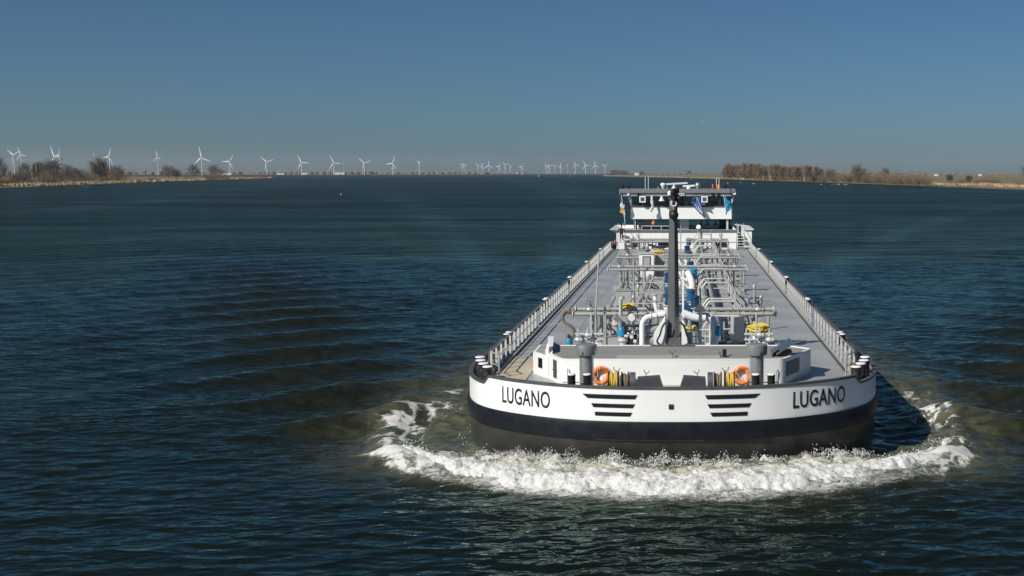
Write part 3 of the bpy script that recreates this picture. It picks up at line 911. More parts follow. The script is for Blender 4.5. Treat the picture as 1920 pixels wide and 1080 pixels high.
for px_, dx in ((-4.1, 0), (4.1, 0)):
    mb = MB(); mb.tube(bend([(px_, 3.10, 2.72), (px_, 3.06, 3.28), (px_, 3.10, 3.36)], .06), .02, 6); mb.build('grab_rail', MAT['pipe_grey'], fh)
# roof fittings
mb = MB(); mb.box((-.15, 4.5, 3.725), (4.1, 1.5, .05)); hatch = mb.build('roof_hatch', MAT['roof_grey'], fh)
mb = MB(); mb.box((-.15, 3.72, 3.74), (4.1, .05, .08)); mb.build('hatch_edge', MAT['deck_light'], hatch)
mb = MB(); mb.box((2.08, 3.9, 3.85), (.16, .18, .30)); mb.build('roof_box', MAT['black'], fh)
mb = MB(); mb.box((2.9, 4.2, 3.72), (1.2, .9, .04)); mb.build('roof_panel', MAT['roof_grey'], fh)
mb = MB()
for k in range(34): mb.box((-.95 + k * .055, 6.9, 3.76), (.022, .16, .07))
cb = mb.build('roof_grating', MAT['dark_grey'], fh); cb['kind'] = 'stuff'
def y_hook(x, y, z0, h, sp, parent, lean=0):
    m = MB(); m.tube([(0, 0, 0), (0, 0, h)], .018, 6)
    m.tube(bend([(-sp, 0, h + sp * 1.1), (-sp * .6, 0, h + .02), (0, 0, h)], .05), .016, 6)
    m.tube(bend([(sp, 0, h + sp * 1.1), (sp * .6, 0, h + .02), (0, 0, h)], .05), .016, 6)
    m.build('rope_hook', MAT['dark_grey'], parent, (x, y, z0), (0, R(lean), 0))
y_hook(.02, 3.55, 3.7, .20, .11, fh)
y_hook(-2.16, 1.75, 3.12, .36, .13, ship, 8); y_hook(-1.03, 1.75, 3.06, .34, .11, ship, 10)
y_hook(1.03, 1.75, 3.06, .34, .11, ship, -10); y_hook(2.12, 1.75, 3.12, .36, .13, ship, -8)
# propped-open skylight of polished steel
sk = empty('skylight', (4.0, 4.1, 3.70), 0, fh)
mt = Matrix.Rotation(R(-33), 3, 'Y') @ Matrix.Rotation(R(0), 3, 'Z')
for k, (dx, dz, w, nm) in enumerate(((.34, .40, .95, 'skylight_lid'), (.48, .32, .80, 'skylight_frame'))):
    m = MB(); m.box((dx, .12, dz), (w, .72, .05), 0, mt); m.build(nm, MAT['chrome'], fh, (4.0, 4.1, 3.70))
m = MB(); m.box((-.06, -.10, .13), (.06, .3, .26)); m.build('skylight_prop', MAT['chrome'], fh, (4.0, 4.1, 3.70))
m = MB(); m.box((.40, .20, .12), (.75, .55, .22)); m.build('skylight_well', MAT['black'], fh, (4.0, 4.1, 3.70))
bpy.data.objects.remove(sk, do_unlink=True)

# ---------------- two mushroom vents
for sg in (-1, 1):
    vt = empty('mushroom_vent', (sg * 3.22, 1.48, DECK + .02), 0, ship)
    m = MB(); m.lathe([(.27, 0), (.27, 1.50)], n=24); m.build('vent_pipe', MAT['vent_metal'], vt)
    m = MB(); m.lathe([(.28, 1.44), (.395, 1.44), (.40, 1.46), (.40, 1.79), (.395, 1.815), (.36, 1.835), (.001, 1.85)], n=28); m.build('vent_cap', MAT['vent_metal'] if sg < 0 else MAT['vent_grey'], vt)
    m = MB(); m.box((.12 * sg, -.395, 1.53), (.035, .03, .12)); m.build('vent_catch', MAT['dark_grey'], vt)

# ---------------- rope drums and winch housings behind the bulwark
def drum(x, y, z, r, w, rope, parent, rope_r):
    d = empty('rope_drum', (x, y, z), 0, parent)
    for sx in (-w / 2, w / 2):
        m = MB(); m.lathe([(r * .25, -.02), (r, -.02), (r, .02), (r * .25, .02)], n=26, axis='X'); m.build('flange', MAT['black_rubber'], d, (sx, 0, 0))
    nturn = max(3, int(w / .075))
    for i in range(nturn):
        m_ = MB(); m_.torus((0, 0, 0), rope_r, .042, axis='X', n=26, k=7)
        m_.build('rope_turn', MAT[rope], d, (-w / 2 + .05 + (w - .10) * i / (nturn - 1), 0, 0), (0, R(3 * (-1) ** i), 0))
    m = MB(); m.cyl((-w / 2, 0, 0), rope_r - .03, w, 18, 'X'); m.build('core', MAT['dark_grey'], d)
for sg in (-1, 1):
    wn_ = empty('mooring_winch', (0, 0, 0), 0, ship)
    drum(sg * 2.18, 1.15, 3.20, .37, .36, 'rope_yellow', ship, .30)
    drum(sg * 1.74, 1.15, 3.18, .37, .26, 'rope_brown', ship, .27)
    m = MB(); m.cyl((sg * 1.46 - .10, 1.15, 3.17), .36, .2, 24, 'X'); m.build('winch_wheel', MAT['steel_dark'], ship)
    poly = [(-.55, 0), (.52, 0), (.33, .60), (-.50, .54)] if sg < 0 else [(-.52, 0), (.55, 0), (.50, .54), (-.33, .60)]
    m = MB(); m.add([(x, -.35, z) for x, z in poly] + [(x, .35, z) for x, z in poly], [(0, 1, 2, 3), (7, 6, 5, 4), (0, 4, 5, 1), (1, 5, 6, 2), (2, 6, 7, 3), (3, 7, 4, 0)])
    hs = m.build('winch_housing', MAT['dark_grey'], ship, (sg * .78, 1.12, DECK + .08))
    bpy.data.objects.remove(wn_, do_unlink=True)

# ---------------- side railings
def flat_post():
    m = MB(); m.box((0, 0, .50), (.085, .02, 1.0)); m.box((.03, 0, .25), (.02, .05, .5)); return m.mesh('post', MAT['rail_pale'])
pm_ = flat_post()
for sg in (-1, 1):
    rl = empty('railing', (sg * 7.45, 0, DECK), 0, ship)
    ys = []
    y = 5.4; k = 0
    while y < 87.5:
        ys.append(y); k += 1
        y += 1.36
    for i, y in enumerate(ys):
        if i % 13 == 12 and y < 80: continue
        mesh_obj('post', pm_, rl, (0, y, 0), (0, 0, 0 if sg < 0 else math.pi))
    segs = []; a = ys[0]
    for i in range(len(ys)):
        if i % 13 == 12 or i == len(ys) - 1:
            b_ = ys[i] - .25 if i % 13 == 12 and ys[i] < 80 else ys[i]
            segs.append((a, b_)); a = ys[i] + .25
    for a, b_ in segs:
        for z, r_ in ((1.0, .032), (.52, .022)):
            m = MB(); m.tube([(0, a, z), (0, b_, z)], r_, 8); m.build('rail', MAT['rail_grey'], rl)
        m = MB(); m.box((sg * .02, (a + b_) / 2, .05), (.02, b_ - a, .08)); m.build('toe_board', MAT['rail_grey'], rl)
    m = MB(); m.tube(bend([(0, 5.4, 1.0), (-sg * .42, 4.75, .92), (-sg * .42, 4.70, .02)], .10), .034, 8); m.build('end_rail', MAT['pipe_grey'], rl)
    m = MB(); m.tube([(0, 5.4, .52), (-sg * .42, 4.78, .48)], .024, 8); m.build('end_brace', MAT['pipe_grey'], rl)
    # big mooring pipe lying outboard of the rail behind the bow bollards
    m = MB(); m.tube(bend([(sg * 7.62, 6.6, DECK + .25), (sg * 7.95, 8.8, DECK + .55), (sg * 8.02, 12.0, DECK + .35)], .5), .17, 12); m.build('mooring_pipe', MAT['cap_grey'], ship)

# wooden walkway boards along the left rail
wkw = empty('wooden_walkway', (0, 0, 0), 0, ship)
_pl = MB(); _pl.box((0, 0, 0), (1.32, .30, .03)); _plm = _pl.mesh('plank', MAT['plank'])
for k in range(20):
    mesh_obj('plank', _plm, wkw, (-6.55 + .10 * math.sin(k * 1.7) * .1, 4.15 + k * .322, DECK + .022))
# low dark coamings on the side decks
for sg in (-1, 1):
    m = MB(); m.box((sg * 7.2, 46, DECK + .05), (.05, 80, .09)); m.build('gutter_bar', MAT['dark_grey'], ship)

# ---------------- folding mast
ms = empty('folding_mast', (0.0, 9.0, DECK), 0, ship)
prof0 = []; 
def diamond(w):
    r_ = w / 2
    return [(-r_, .02), (-r_ * .82, -r_ * .5), (r_ * .10, -r_ * .98), (r_ * .30, -r_ * .98), (r_ * .95, -r_ * .25), (r_, .02), (r_ * .8, r_ * .8), (-r_ * .8, r_ * .8)]
m = MB(); m.prism(diamond(.56), 1.1, 7.45, diamond(.34)); m.build('mast_column', MAT['mast_grey'], ms, ang=25)
m = MB(); m.prism([(-.34, -.42), (.34, -.42), (.34, .4), (-.34, .4)], .75, 1.12, [(-.31, -.40), (.31, -.40), (.31, .38), (-.31, .38)]); m.build('mast_foot', MAT['mast_grey'], ms)
for sg in (-1, 1):
    pts = [(.36, 0), (.86 if sg < 0 else .62, 0), (.86 if sg < 0 else .62, 1.25 if sg < 0 else .9), (.50, 1.80), (.36, 2.02)]
    vv = [(sg * x, -.5, z) for x, z in pts] + [(sg * x, .45, z) for x, z in pts]
    nn = len(pts)
    m = MB(); m.add(vv, [tuple(range(nn)), tuple(range(2 * nn - 1, nn - 1, -1))] + [(i, (i + 1) % nn, nn + (i + 1) % nn, nn + i) for i in range(nn)])
    m.build('mast_cheek', MAT['white_house'], ms)
    m = MB(); m.tube(spline([(sg * .32, -.62, 1.85), (sg * .47, -.68, 1.65), (sg * .58, -.70, 1.30), (sg * .70, -.72, 1.05), (sg * .64, -.70, .92), (sg * .50, -.66, .82)], 6), .042, 8)
    m.build('hydraulic_hose', MAT['black_rubber'], ms)
m = MB(); m.box((0, -.55, .72), (.72, .12, .22)); m.build('mast_sill', MAT['white_house'], ms)
m = MB(); m.box((.42, .1, 2.6), (.09, .2, 2.9)); m.build('mast_stay', MAT['white_house'], ms)
# lamps and gear at the mast head
for x, y, z, w, h, nm, mt_ in ((.02, -.22, 7.52, .22, .22, 'navigation_lamp', 'black'), (.02, -.24, 7.22, .24, .26, 'navigation_lamp', 'black'), (.16, -.12, 7.55, .20, .24, 'navigation_lamp', 'black'),
                               (.22, -.10, 7.15, .18, .40, 'navigation_lamp', 'dark_grey'), (-.16, -.14, 7.42, .18, .22, 'signal_horn', 'pipe_white'), (.10, -.24, 6.78, .12, .2, 'navigation_lamp', 'black')):
    m = MB(); m.lathe([(w * .35, -h / 2), (w * .5, -h * .4), (w * .5, h * .25), (w * .3, h * .38), (w * .3, h * .5)], (x, y, z), 12); m.build(nm, MAT[mt_], ms)
m = MB(); m.tube([(-.20, -.1, 7.2), (-.20, -.1, 7.62)], .03, 6); m.tube([(-.30, -.1, 7.55), (.3, -.1, 7.62)], .03, 6); m.build('head_bracket', MAT['steel_dark'], ms)
m = MB(); m.torus((.02, -.26, 6.98), .12, .03, 'Y', 16, 6); m.build('pulley', MAT['pipe_white'], ms)
m = MB(); m.tube([(.02, -.28, 6.85), (.02, -.30, 6.68)], .018, 6); m.build('halyard', MAT['pipe_grey'], ms)
m = MB(); m.sphere((.02, -.32, 6.49), .21, 16); m.build('signal_ball', MAT['black'], ms)
# ------------------------------------------------------------------ cargo piping on deck
def pipe(name, pts, r, matn, parent, bendr=.2, n=9):
    m = MB(); m.tube(bend(pts, bendr), r, n); return m.build(name, MAT[matn], parent)

_fl = {}
def flange(parent, x, y, z, r, axis='X', matn='pipe_grey', w=.05):
    key = (round(r, 3), axis, matn, w)
    if key not in _fl:
        m = MB(); m.lathe([(r * .2, -w / 2), (r, -w / 2), (r, w / 2), (r * .2, w / 2)], n=16, axis=axis); _fl[key] = m.mesh('flange', MAT[matn])
    return mesh_obj('flange', _fl[key], parent, (x, y, z))

_hw = MB(); _hw.torus((0, 0, 0), .17, .022, 'Y', 18, 6); _hw.tube([(-.17, 0, 0), (.17, 0, 0)], .014, 5); _hw.tube([(0, 0, -.17), (0, 0, .17)], .014, 5); _hw.tube([(0, 0, 0), (0, .22, -.05)], .02, 6)
_hwm = _hw.mesh('handwheel', MAT['black'])
_vb = MB(); _vb.lathe([(.10, -.18), (.10, -.15), (.07, -.13), (.11, -.05), (.11, .05), (.07, .13), (.10, .15), (.10, .18)], n=12, axis='X'); _vb.lathe([(.07, 0), (.06, .16), (.10, .17), (.10, .20), (.03, .21), (.025, .34)], n=12)
_vbm = _vb.mesh('valve', MAT['pipe_grey'])
_vbm2 = _vb.mesh('valve', MAT['pipe_pale'])
_post = MB(); _post.box((0, 0, .5), (.11, .11, 1.0)); _post.box((0, 0, .01), (.26, .26, .02)); _postm = _post.mesh('support_post', MAT['pipe_grey'])
_tpost = MB(); _tpost.tube([(0, 0, 0), (0, 0, 1.0)], .035, 8); _tpostm = _tpost.mesh('support_post', MAT['pipe_pale'])
def post(parent, x, y, h, thin=False, name='support_post'):
    o = mesh_obj(name, _tpostm if thin else _postm, parent, (x, y, DECK)); o.scale = (1, 1, h); return o

rgp = random.Random(8)
def manifold(y, gap, x0=-4.75, x1=4.75, zt=1.77):
    mf = empty('pipe_manifold', (0, 0, 0), 0, ship)
    za, zb = DECK + zt, DECK + zt - .21
    spans = ((x0, gap[0]), (gap[1], x1)) if gap else ((x0, x1),)
    for a, b_ in spans:
        pipe('cross_pipe', [(a, y + .12, za), (b_, y + .12, za)], .10, 'pipe_grey', mf, n=12)
        pipe('cross_pipe', [(a - .12 if a == x0 else a, y - .06, zb), (b_ + .12 if b_ == x1 else b_, y - .06, zb)], .095, 'pipe_grey', mf, n=12)
        for k in range(3):
            xx = a + (b_ - a) * (.18 + .3 * k)
            flange(mf, xx, y + .12, za, .135, w=.035); flange(mf, xx + .3, y - .06, zb, .13, w=.035)
    for x in (x0, x1):
        sg = -1 if x < 0 else 1
        flange(mf, x, y + .12, za, .17, matn='pipe_pale'); flange(mf, x + sg * .12, y - .06, zb, .17, matn='pipe_pale')
    for x in (-4.05, 4.05):
        o = mesh_obj('valve', _vbm, mf, (x, y + .05, za)); o.scale = (1.3, 1.3, 1.1)
        mesh_obj('handwheel', _hwm, mf, (x, y - .05, za + .42), (R(-25), 0, R(rgp.uniform(-25, 25))))
        post(mf, x, y, zt - .25); post(mf, x + (.30 if x < 0 else -.30), y + .3, zt - .15, True)
    for x in (-3.35, -2.4, 2.4, 3.35): post(mf, x, y + rgp.uniform(-.1, .2), zt - .1, rgp.random() < .5)
    for sg in (-1, 1):      # drip tray and risers behind
        m = MB(); m.box((sg * 3.5, y + .5, DECK + .22), (2.0, 1.3, .40)); m.build('drip_tray', MAT['deck_light'], mf)
        for k in range(4):
            xx = sg * (2.7 + .42 * k)
            pipe('riser', [(xx, y + .12, za - .05), (xx, y + .62, za - .18), (xx, y + .65, DECK + .4)], .07, 'pipe_grey', mf, .2)
            if k % 2 == 0: mesh_obj('valve', _vbm, mf, (xx, y + .66, DECK + .9), (0, R(90), 0))
    return mf
man = [manifold(14.0, (-1.35, .95)), manifold(41.0, None), manifold(53.0, None), manifold(76.0, (-.9, .6))]

# valve clusters at the foot of the fore manifold
for sg in (-1, 1):
    vc = empty('valve_cluster', (0, 0, 0), 0, ship)
    for k in range(5):
        mesh_obj('valve', _vbm2, vc, (sg * (3.45 + .22 * k), 10.6 + .25 * (k % 2), DECK + .55 + .22 * (k % 3)), (0, R(90 * (k % 2)), 0))
    for z in (.45, .75, 1.0):
        pipe('small_pipe', [(sg * 3.2, 10.8, DECK + z), (sg * 4.5, 10.8, DECK + z)], .05, 'pipe_pale', vc)
    for x in (3.3, 3.75, 4.35): post(vc, sg * x, 10.9, 1.25 if x != 3.75 else 2.0, True)
    m = MB(); m.box((sg * 3.9, 11.1, DECK + .16), (1.5, 1.0, .3)); m.build('tray', MAT['deck_light'], vc)

# long pipes running the length of the deck
lp = empty('deck_pipeline', (0, 0, 0), 0, ship)
def corrugated(x, z, y0, y1, r, matn):
    m = MB(); pts = []; rr = []
    y = y0
    while y < y1:
        for dy, k in ((0, 1.0), (.10, 1.16), (.20, 1.16), (.30, 1.0)):
            pts.append((x, y + dy, z)); rr.append(r * k)
        y += .42
    m.tube(pts, rr, 10); return m.build('lagged_pipe', MAT[matn], lp, ang=20)
corrugated(1.62, DECK + 1.02, 12.5, 86, .20, 'pipe_grey')
pipe('long_pipe', [(2.10, 12.6, DECK + .35), (2.10, 13.2, DECK + .95), (2.12, 86, DECK + .95)], .11, 'pipe_grey', lp)
pipe('long_pipe', [(2.36, 16, DECK + .62), (2.36, 86, DECK + .62)], .07, 'pipe_pale', lp)
pipe('long_pipe', [(3.55, 15, DECK + .75), (3.55, 86, DECK + .75)], .08, 'pipe_grey', lp)
for x, r_, z in ((-3.9, .08, .45), (-3.55, .06, .45), (-2.2, .09, .5), (-1.9, .06, .5), (-.95, .10, .6), (4.05, .06, .4), (.75, .09, .55)):
    pipe('long_pipe', [(x, 15.5, DECK + z), (x, 86, DECK + z)], r_, 'pipe_grey' if r_ > .07 else 'pipe_pale', lp)
_sd = MB(); _sd.box((0, 0, .25), (.9, .08, .5)); _sdm = _sd.mesh('pipe_saddle', MAT['deck_light'])
for y in np.arange(18, 86, 5.0):
    for x in (-3.7, -2.05, 1.85, 3.75): mesh_obj('pipe_saddle', _sdm, lp, (x, y, DECK))

# walkway between the pipes: plates, treads and portal frames
cw = empty('catwalk', (0, 0, 0), 0, ship)
_tr = MB(); _tr.box((0, 0, 0), (.86, .92, .03)); _trm = _tr.mesh('tread_plate', MAT['deck_light'])
for k, y in enumerate(np.arange(12.5, 86, 1.0)):
    mesh_obj('tread_plate', _trm, cw, (2.88, y, DECK + .30 + (.05 if k % 4 == 0 else 0)))
for x in (2.43, 3.33):
    m = MB(); m.box((x, 49, DECK + .28), (.05, 74, .10)); m.build('stringer', MAT['pipe_grey'], cw)
def portal(x0, x1, y, h, ch, r=.05):
    m = MB(); m.tube(bend([(x0, y, DECK), (x0, y, DECK + h - ch), (x0 + ch * .7, y, DECK + h), (x1 - ch * .7, y, DECK + h), (x1, y, DECK + h - ch), (x1, y, DECK)], .08), r, 8)
    return m.build('portal_frame', MAT['pipe_pale'], cw)
for i, y in enumerate((12.6, 16.5, 20.5, 27, 33, 37.5, 44.5, 50, 57, 63, 69, 73, 79, 84)):
    portal(1.35, 3.45, y, 1.62 + (.28 if i % 2 else 0), .55)
    if i % 2 == 0: pipe('cross_rail', [(2.3, y, DECK + 1.0), (3.5, y, DECK + 1.0)], .03, 'pipe_pale', cw)
for y0, y1 in ((12.6, 20.5), (21, 33), (34, 50), (51, 63), (64, 84)):
    for z in (.95, 1.35): pipe('hand_rail', [(3.45, y0, DECK + z), (3.45, y1, DECK + z)], .024, 'pipe_pale', cw)
# left-hand service rails
for x, y0, y1 in ((-2.6, 17, 30), (-.4, 18, 29), (-2.8, 32, 39), (-2.9, 55, 70)):
    for z in (.55, 1.05): pipe('hand_rail', [(x, y0, DECK + z), (x, y1, DECK + z)], .026, 'pipe_pale', cw)
for y in (18, 24, 30, 37, 47, 60, 66):
    for z in (.5, 1.0): pipe('cross_rail', [(-2.7, y, DECK + z), (-.5, y, DECK + z)], .028, 'pipe_pale', cw)
    for x in (-2.7, -.5): 
        o = mesh_obj('rail_stanchion', _tpostm, cw, (x, y, DECK)); o.scale = (1, 1, 1.05)

# cargo pumps: motor on a bearing bracket over a pump casing with a discharge elbow
def lathe_mesh(name, prof, matn, n=16, axis='Z'):
    m = MB(); m.lathe(prof, n=n, axis=axis); return m.mesh(name, MAT[matn])
_mot = {c: lathe_mesh('motor', [(.10, 0), (.26, .02), (.26, .10), (.22, .12), (.22, .52), (.26, .54), (.26, .60), (.20, .66), (.08, .70)], c) for c in ('blue_paint', 'cyan_paint', 'navy_paint')}
_cas = {c: lathe_mesh('pump_casing', [(.36, 0), (.36, .05), (.20, .08), (.22, .30), (.30, .36), (.30, .48), (.16, .52), (.16, .66), (.30, .68), (.30, .72)], c) for c in ('pipe_grey', 'pipe_white', 'navy_paint')}
_brk = lathe_mesh('bearing_bracket', [(.28, 0), (.28, .04), (.12, .08), (.12, .28), (.24, .32), (.24, .36)], 'pipe_pale')
def pump(x, y, mc, cc, elbow=1, z=0.0, s=1.0):
    p = empty('cargo_pump', (x, y, DECK + z), 0, ship); p.scale = (s, s, s)
    mesh_obj('pump_casing', _cas[cc], p, (0, 0, 0)); mesh_obj('bearing_bracket', _brk, p, (0, 0, .72)); mesh_obj('motor', _mot[mc], p, (0, 0, 1.08))
    pipe('discharge_elbow', [(0, 0, .42), (elbow * .45, 0, .42), (elbow * .75, -.05, .85), (elbow * .78, 0, 1.3)], .12, 'pipe_white' if cc != 'navy_paint' else 'navy_paint', p, .3, 10)
    flange(p, elbow * .78, 0, 1.3, .19, 'Z', 'pipe_pale')
pump(-.45, 26.0, 'blue_paint', 'pipe_white', -1); pump(-.35, 22.5, 'navy_paint', 'pipe_grey', -1)
pump(.85, 24.5, 'blue_paint', 'navy_paint', 1); pump(1.05, 21.0, 'navy_paint', 'navy_paint', -1)
pump(1.1, 37.0, 'cyan_paint', 'pipe_white', -1, .2); pump(.9, 46, 'navy_paint', 'pipe_white', -1); pump(.8, 58, 'blue_paint', 'pipe_grey', -1)
pump(.7, 66, 'navy_paint', 'pipe_white', 1); pump(-.6, 36, 'navy_paint', 'pipe_white', 1); pump(.9, 79, 'navy_paint', 'pipe_grey', 1); pump(-2.6, 60, 'navy_paint', 'pipe_grey', -1)
for x, y in ((.55, 23.0), (.2, 25.4)):
    m = MB(); m.cyl((x, y, DECK + .75), .26, .8, 16, 'X'); m.build('heat_exchanger', MAT['navy_paint'], ship)
# big white insulated elbows beside the mast
pipe('white_pipe', [(-1.42, 10.2, DECK), (-1.42, 10.2, DECK + 1.85), (-.40, 10.3, DECK + 1.95)], .125, 'pipe_white', ship, .42, 14)
for x in (-1.02, -.78): flange(ship, x, 10.25, DECK + 1.90, .165, 'X', 'pipe_white', .04)
m = MB(); m.box((-.52, 10.4, DECK + 2.0), (.40, .3, .30)); m.build('filter_box', MAT['pipe_white'], ship)
pipe('white_pipe', [(.35, 11.0, DECK + 1.95), (.95, 11.0, DECK + 1.72), (1.45, 11.0, DECK + 1.72)], .19, 'pipe_white', ship, .3, 14)
pipe('white_pipe', [(1.05, 11.2, DECK + 1.75), (1.75, 11.2, DECK + 1.75), (1.95, 10.9, DECK + .95), (1.60, 10.2, DECK)], .19, 'pipe_white', ship, .55, 14)
m = MB(); m.lathe([(.12, 0), (.16, .03), (.16, .38), (.12, .42), (.05, .44)], n=14); m.build('actuator', MAT['cyan_paint'], ship, (2.03, 10.7, DECK + .95))
m = MB(); m.lathe([(.30, 0), (.30, .12), (.22, .16), (.2, .40), (.3, .46), (.3, .56)], n=14); m.build('pump_base', MAT['navy_paint'], ship, (2.15, 11.6, DECK))
m = MB(); m.lathe([(.34, 0), (.34, .06), (.05, .34)], n=4); m.build('lamp_hood', MAT['dark_grey'], ship, (1.18, 11.0, DECK + 2.03), (0, 0, R(45)))
pipe('lamp_post', [(1.2, 10.0, DECK), (1.2, 10.0, DECK + 2.1)], .085, 'pipe_white', ship)
m = MB(); m.tube([(1.2, 11.0, DECK + 2.0), (1.2, 11.0, DECK + 3.1)], .035, 8); m.build('lamp_pole', MAT['teal_dark'], ship)
wf = empty('ladder_frame', (0, 0, 0), 0, ship)
for x in (.78, 1.0, 1.62): pipe('upright', [(x, 9.7, DECK), (x, 9.7, DECK + 1.55)], .03, 'pipe_white', wf)
for z in (.7, 1.05, 1.35): pipe('rung', [(.78, 9.7, DECK + z), (1.62, 9.7, DECK + z)], .022, 'pipe_white', wf)
m = MB(); m.lathe([(.30, 0), (.30, .55), (.27, .58)], n=18); m.build('waste_bin', MAT['deck_light'], ship, (.55, 9.6, DECK + .65))
m = MB(); m.box((1.15, 9.4, DECK + .72), (.95, .3, .12)); m.build('mast_platform', MAT['pipe_white'], ship)
# horizontal tanks and the little diesel engine on the left of the mast
for z, r_ in ((.72, .25), (1.25, .23)):
    m = MB(); m.lathe([(.001, -.5), (r_ * .7, -.46), (r_, -.36), (r_, .36), (r_ * .7, .46), (.001, .5)], n=18, axis='X'); m.build('air_tank', MAT['pipe_grey'], ship, (-.95, 10.6, DECK + z))
en = empty('pump_engine', (-1.95, 10.9, DECK), 0, ship)
m = MB(); m.box((0, 0, .55), (.55, .9, .7)); m.box((.05, -.1, 1.0), (.4, .7, .25)); m.box((0, .2, 1.35), (.8, .6, .06)); m.build('engine_block', MAT['black'], en)
for k in range(7):
    m = MB(); m.lathe([(.05, -.1), (.09, -.08), (.09, .08), (.05, .1)], n=10, axis='Y'); m.build('engine_part', MAT[('pipe_pale', 'steel_dark', 'chrome')[k % 3]], en, (rgp.uniform(-.28, .3), -.48, rgp.uniform(.3, 1.15)))
m = MB(); m.cyl((.33, -.3, .45), .3, .09, 20, 'X'); m.build('flywheel', MAT['steel_dark'], en)
m = MB(); m.lathe([(.17, 0), (.17, .34), (.13, .40)], n=16); m.build('motor', MAT['cyan_paint'], en, (-.42, -.35, .95))
m = MB(); m.lathe([(.24, 0), (.24, .10), (.16, .16), (.16, .3), (.24, .4), (.22, .5), (.12, .55)], n=16); m.build('pump_casing', MAT['pipe_pale'], en, (-.35, -.4, .35))
pipe('vent_elbow', [(-2.45, 11.4, DECK + .2), (-2.45, 11.4, DECK + 1.55), (-2.75, 11.3, DECK + 1.75)], .10, 'pipe_grey', ship, .3)
m = MB(); m.box((-2.35, 11.8, DECK + .95), (.45, .4, 1.5)); m.build('control_cabinet', MAT['deck_light'], ship)
m = MB(); m.lathe([(.16, 0), (.18, .05), (.18, .25), (.08, .32)], n=12, axis='Y'); m.build('engine_filter', MAT['pipe_white'], ship, (-1.95, 11.6, DECK + 1.65))
pipe('gooseneck_vent', [(-2.55, 13.5, DECK + 1.2), (-2.55, 13.4, DECK + 2.35), (-2.40, 13.25, DECK + 2.42)], .09, 'pipe_pale', ship, .12)
# grey expansion tank to the right
m = MB(); m.box((2.95, 12.3, DECK + 1.05), (.62, .55, 1.15)); m.build('expansion_tank', MAT['pipe_pale'], ship)
pipe('drain_pipe', [(2.85, 12.0, DECK + .5), (2.9, 11.8, DECK + .15), (3.7, 11.3, DECK + .1)], .09, 'pipe_grey', ship, .2)
pipe('handrail_brace', [(3.25, 12.3, DECK + 1.0), (4.3, 11.9, DECK + .2)], .05, 'pipe_pale', ship)
# grating frame over the pumps right of the mast
for x in (1.5, 3.3): pipe('frame_leg', [(x, 13.0, DECK), (x, 13.0, DECK + 1.55)], .06, 'pipe_grey', ship)
# tall slender hose derrick and gauge poles
pipe('hose_derrick', [(-3.72, 13.4, DECK), (-3.72, 13.4, DECK + 1.9), (-3.70, 15.5, DECK + 4.45)], .04, 'pipe_grey', ship, .1)
for x, y, h in ((-3.25, 13.2, 1.65), (-2.6, 30, 2.3), (3.9, 30, 2.3), (-3.0, 40, 2.6), (-.35, 60, 3.0), (.1, 75, 3.2), (3.0, 72, 2.9), (4.0, 74, 2.6), (.35, 44, 2.6)):
    pipe('gauge_pole', [(x, y, DECK), (x, y, DECK + h)], .045, 'pipe_grey', ship)
# tank hatches along both sides
_th = lathe_mesh('tank_hatch', [(.40, 0), (.40, .35), (.46, .36), (.46, .42), (.30, .50), (.08, .54), (.08, .60), (.001, .61)], 'pipe_pale')
_pv = lathe_mesh('pressure_valve', [(.08, 0), (.07, .9), (.11, .94), (.11, 1.10), (.07, 1.16), (.03, 1.2)], 'pipe_grey', 12)
for i, y in enumerate((19.5, 26, 33, 46.5, 58.5, 64, 70, 81)):
    for x in (-3.2, 4.25):
        mesh_obj('tank_hatch', _th, ship, (x, y, DECK)); mesh_obj('pressure_valve', _pv, ship, (x + .7, y + .8, DECK))
# equipment trunk boxes
for x, y, sx, sy, sz in ((-3.15, 28.5, .9, .7, 1.3), (3.9, 28.0, .7, .7, 1.0), (-1.4, 34, 1.2, .9, .7), (-1.3, 44.5, 1.0, .8, .6), (3.0, 47, .6, .6, 1.1), (4.1, 36, .6, .9, .9), (-3.3, 70, 1.0, 1.0, 1.1), (3.1, 62, .9, .9, 1.0), (-1.2, 71, 1.4, 1.0, .8)):
    m = MB(); m.box((0, 0, sz / 2), (sx, sy, sz)); b_ = m.build('equipment_box', MAT['deck_light'], ship, (x, y, DECK))
    m = MB(); m.box((0, 0, sz + .02), (sx + .08, sy + .08, .04)); m.build('box_lid', MAT['pipe_grey'], b_)
# white control cabin with a dark-framed doorway
cb_ = empty('control_cabin', (-2.45, 50.0, DECK), 0, ship)
m = MB(); m.box((0, 0, 1.05), (1.12, 1.1, 2.1)); m.build('cabin_wall', MAT['white_house'], cb_)
m = MB(); m.box((0, 0, 2.14), (1.25, 1.25, .08)); m.build('cabin_roof', MAT['pipe_pale'], cb_)
m = MB(); m.box((.02, -.56, 1.45), (.64, .03, .95)); fr_ = m.build('cabin_window', MAT['dark_grey'], cb_)
m = MB(); m.box((.02, -.585, 1.45), (.50, .02, .78)); m.build('window_pane', MAT['deck_light'], fr_)
m = MB(); m.box((.05, -.7, .12), (.9, .25, .16)); m.build('door_mat_step', MAT['black'], cb_)
m = MB(); m.box((1.0, .3, 1.0), (.7, .06, 1.9)); m.build('blue_screen', MAT['deck_grey'], cb_)
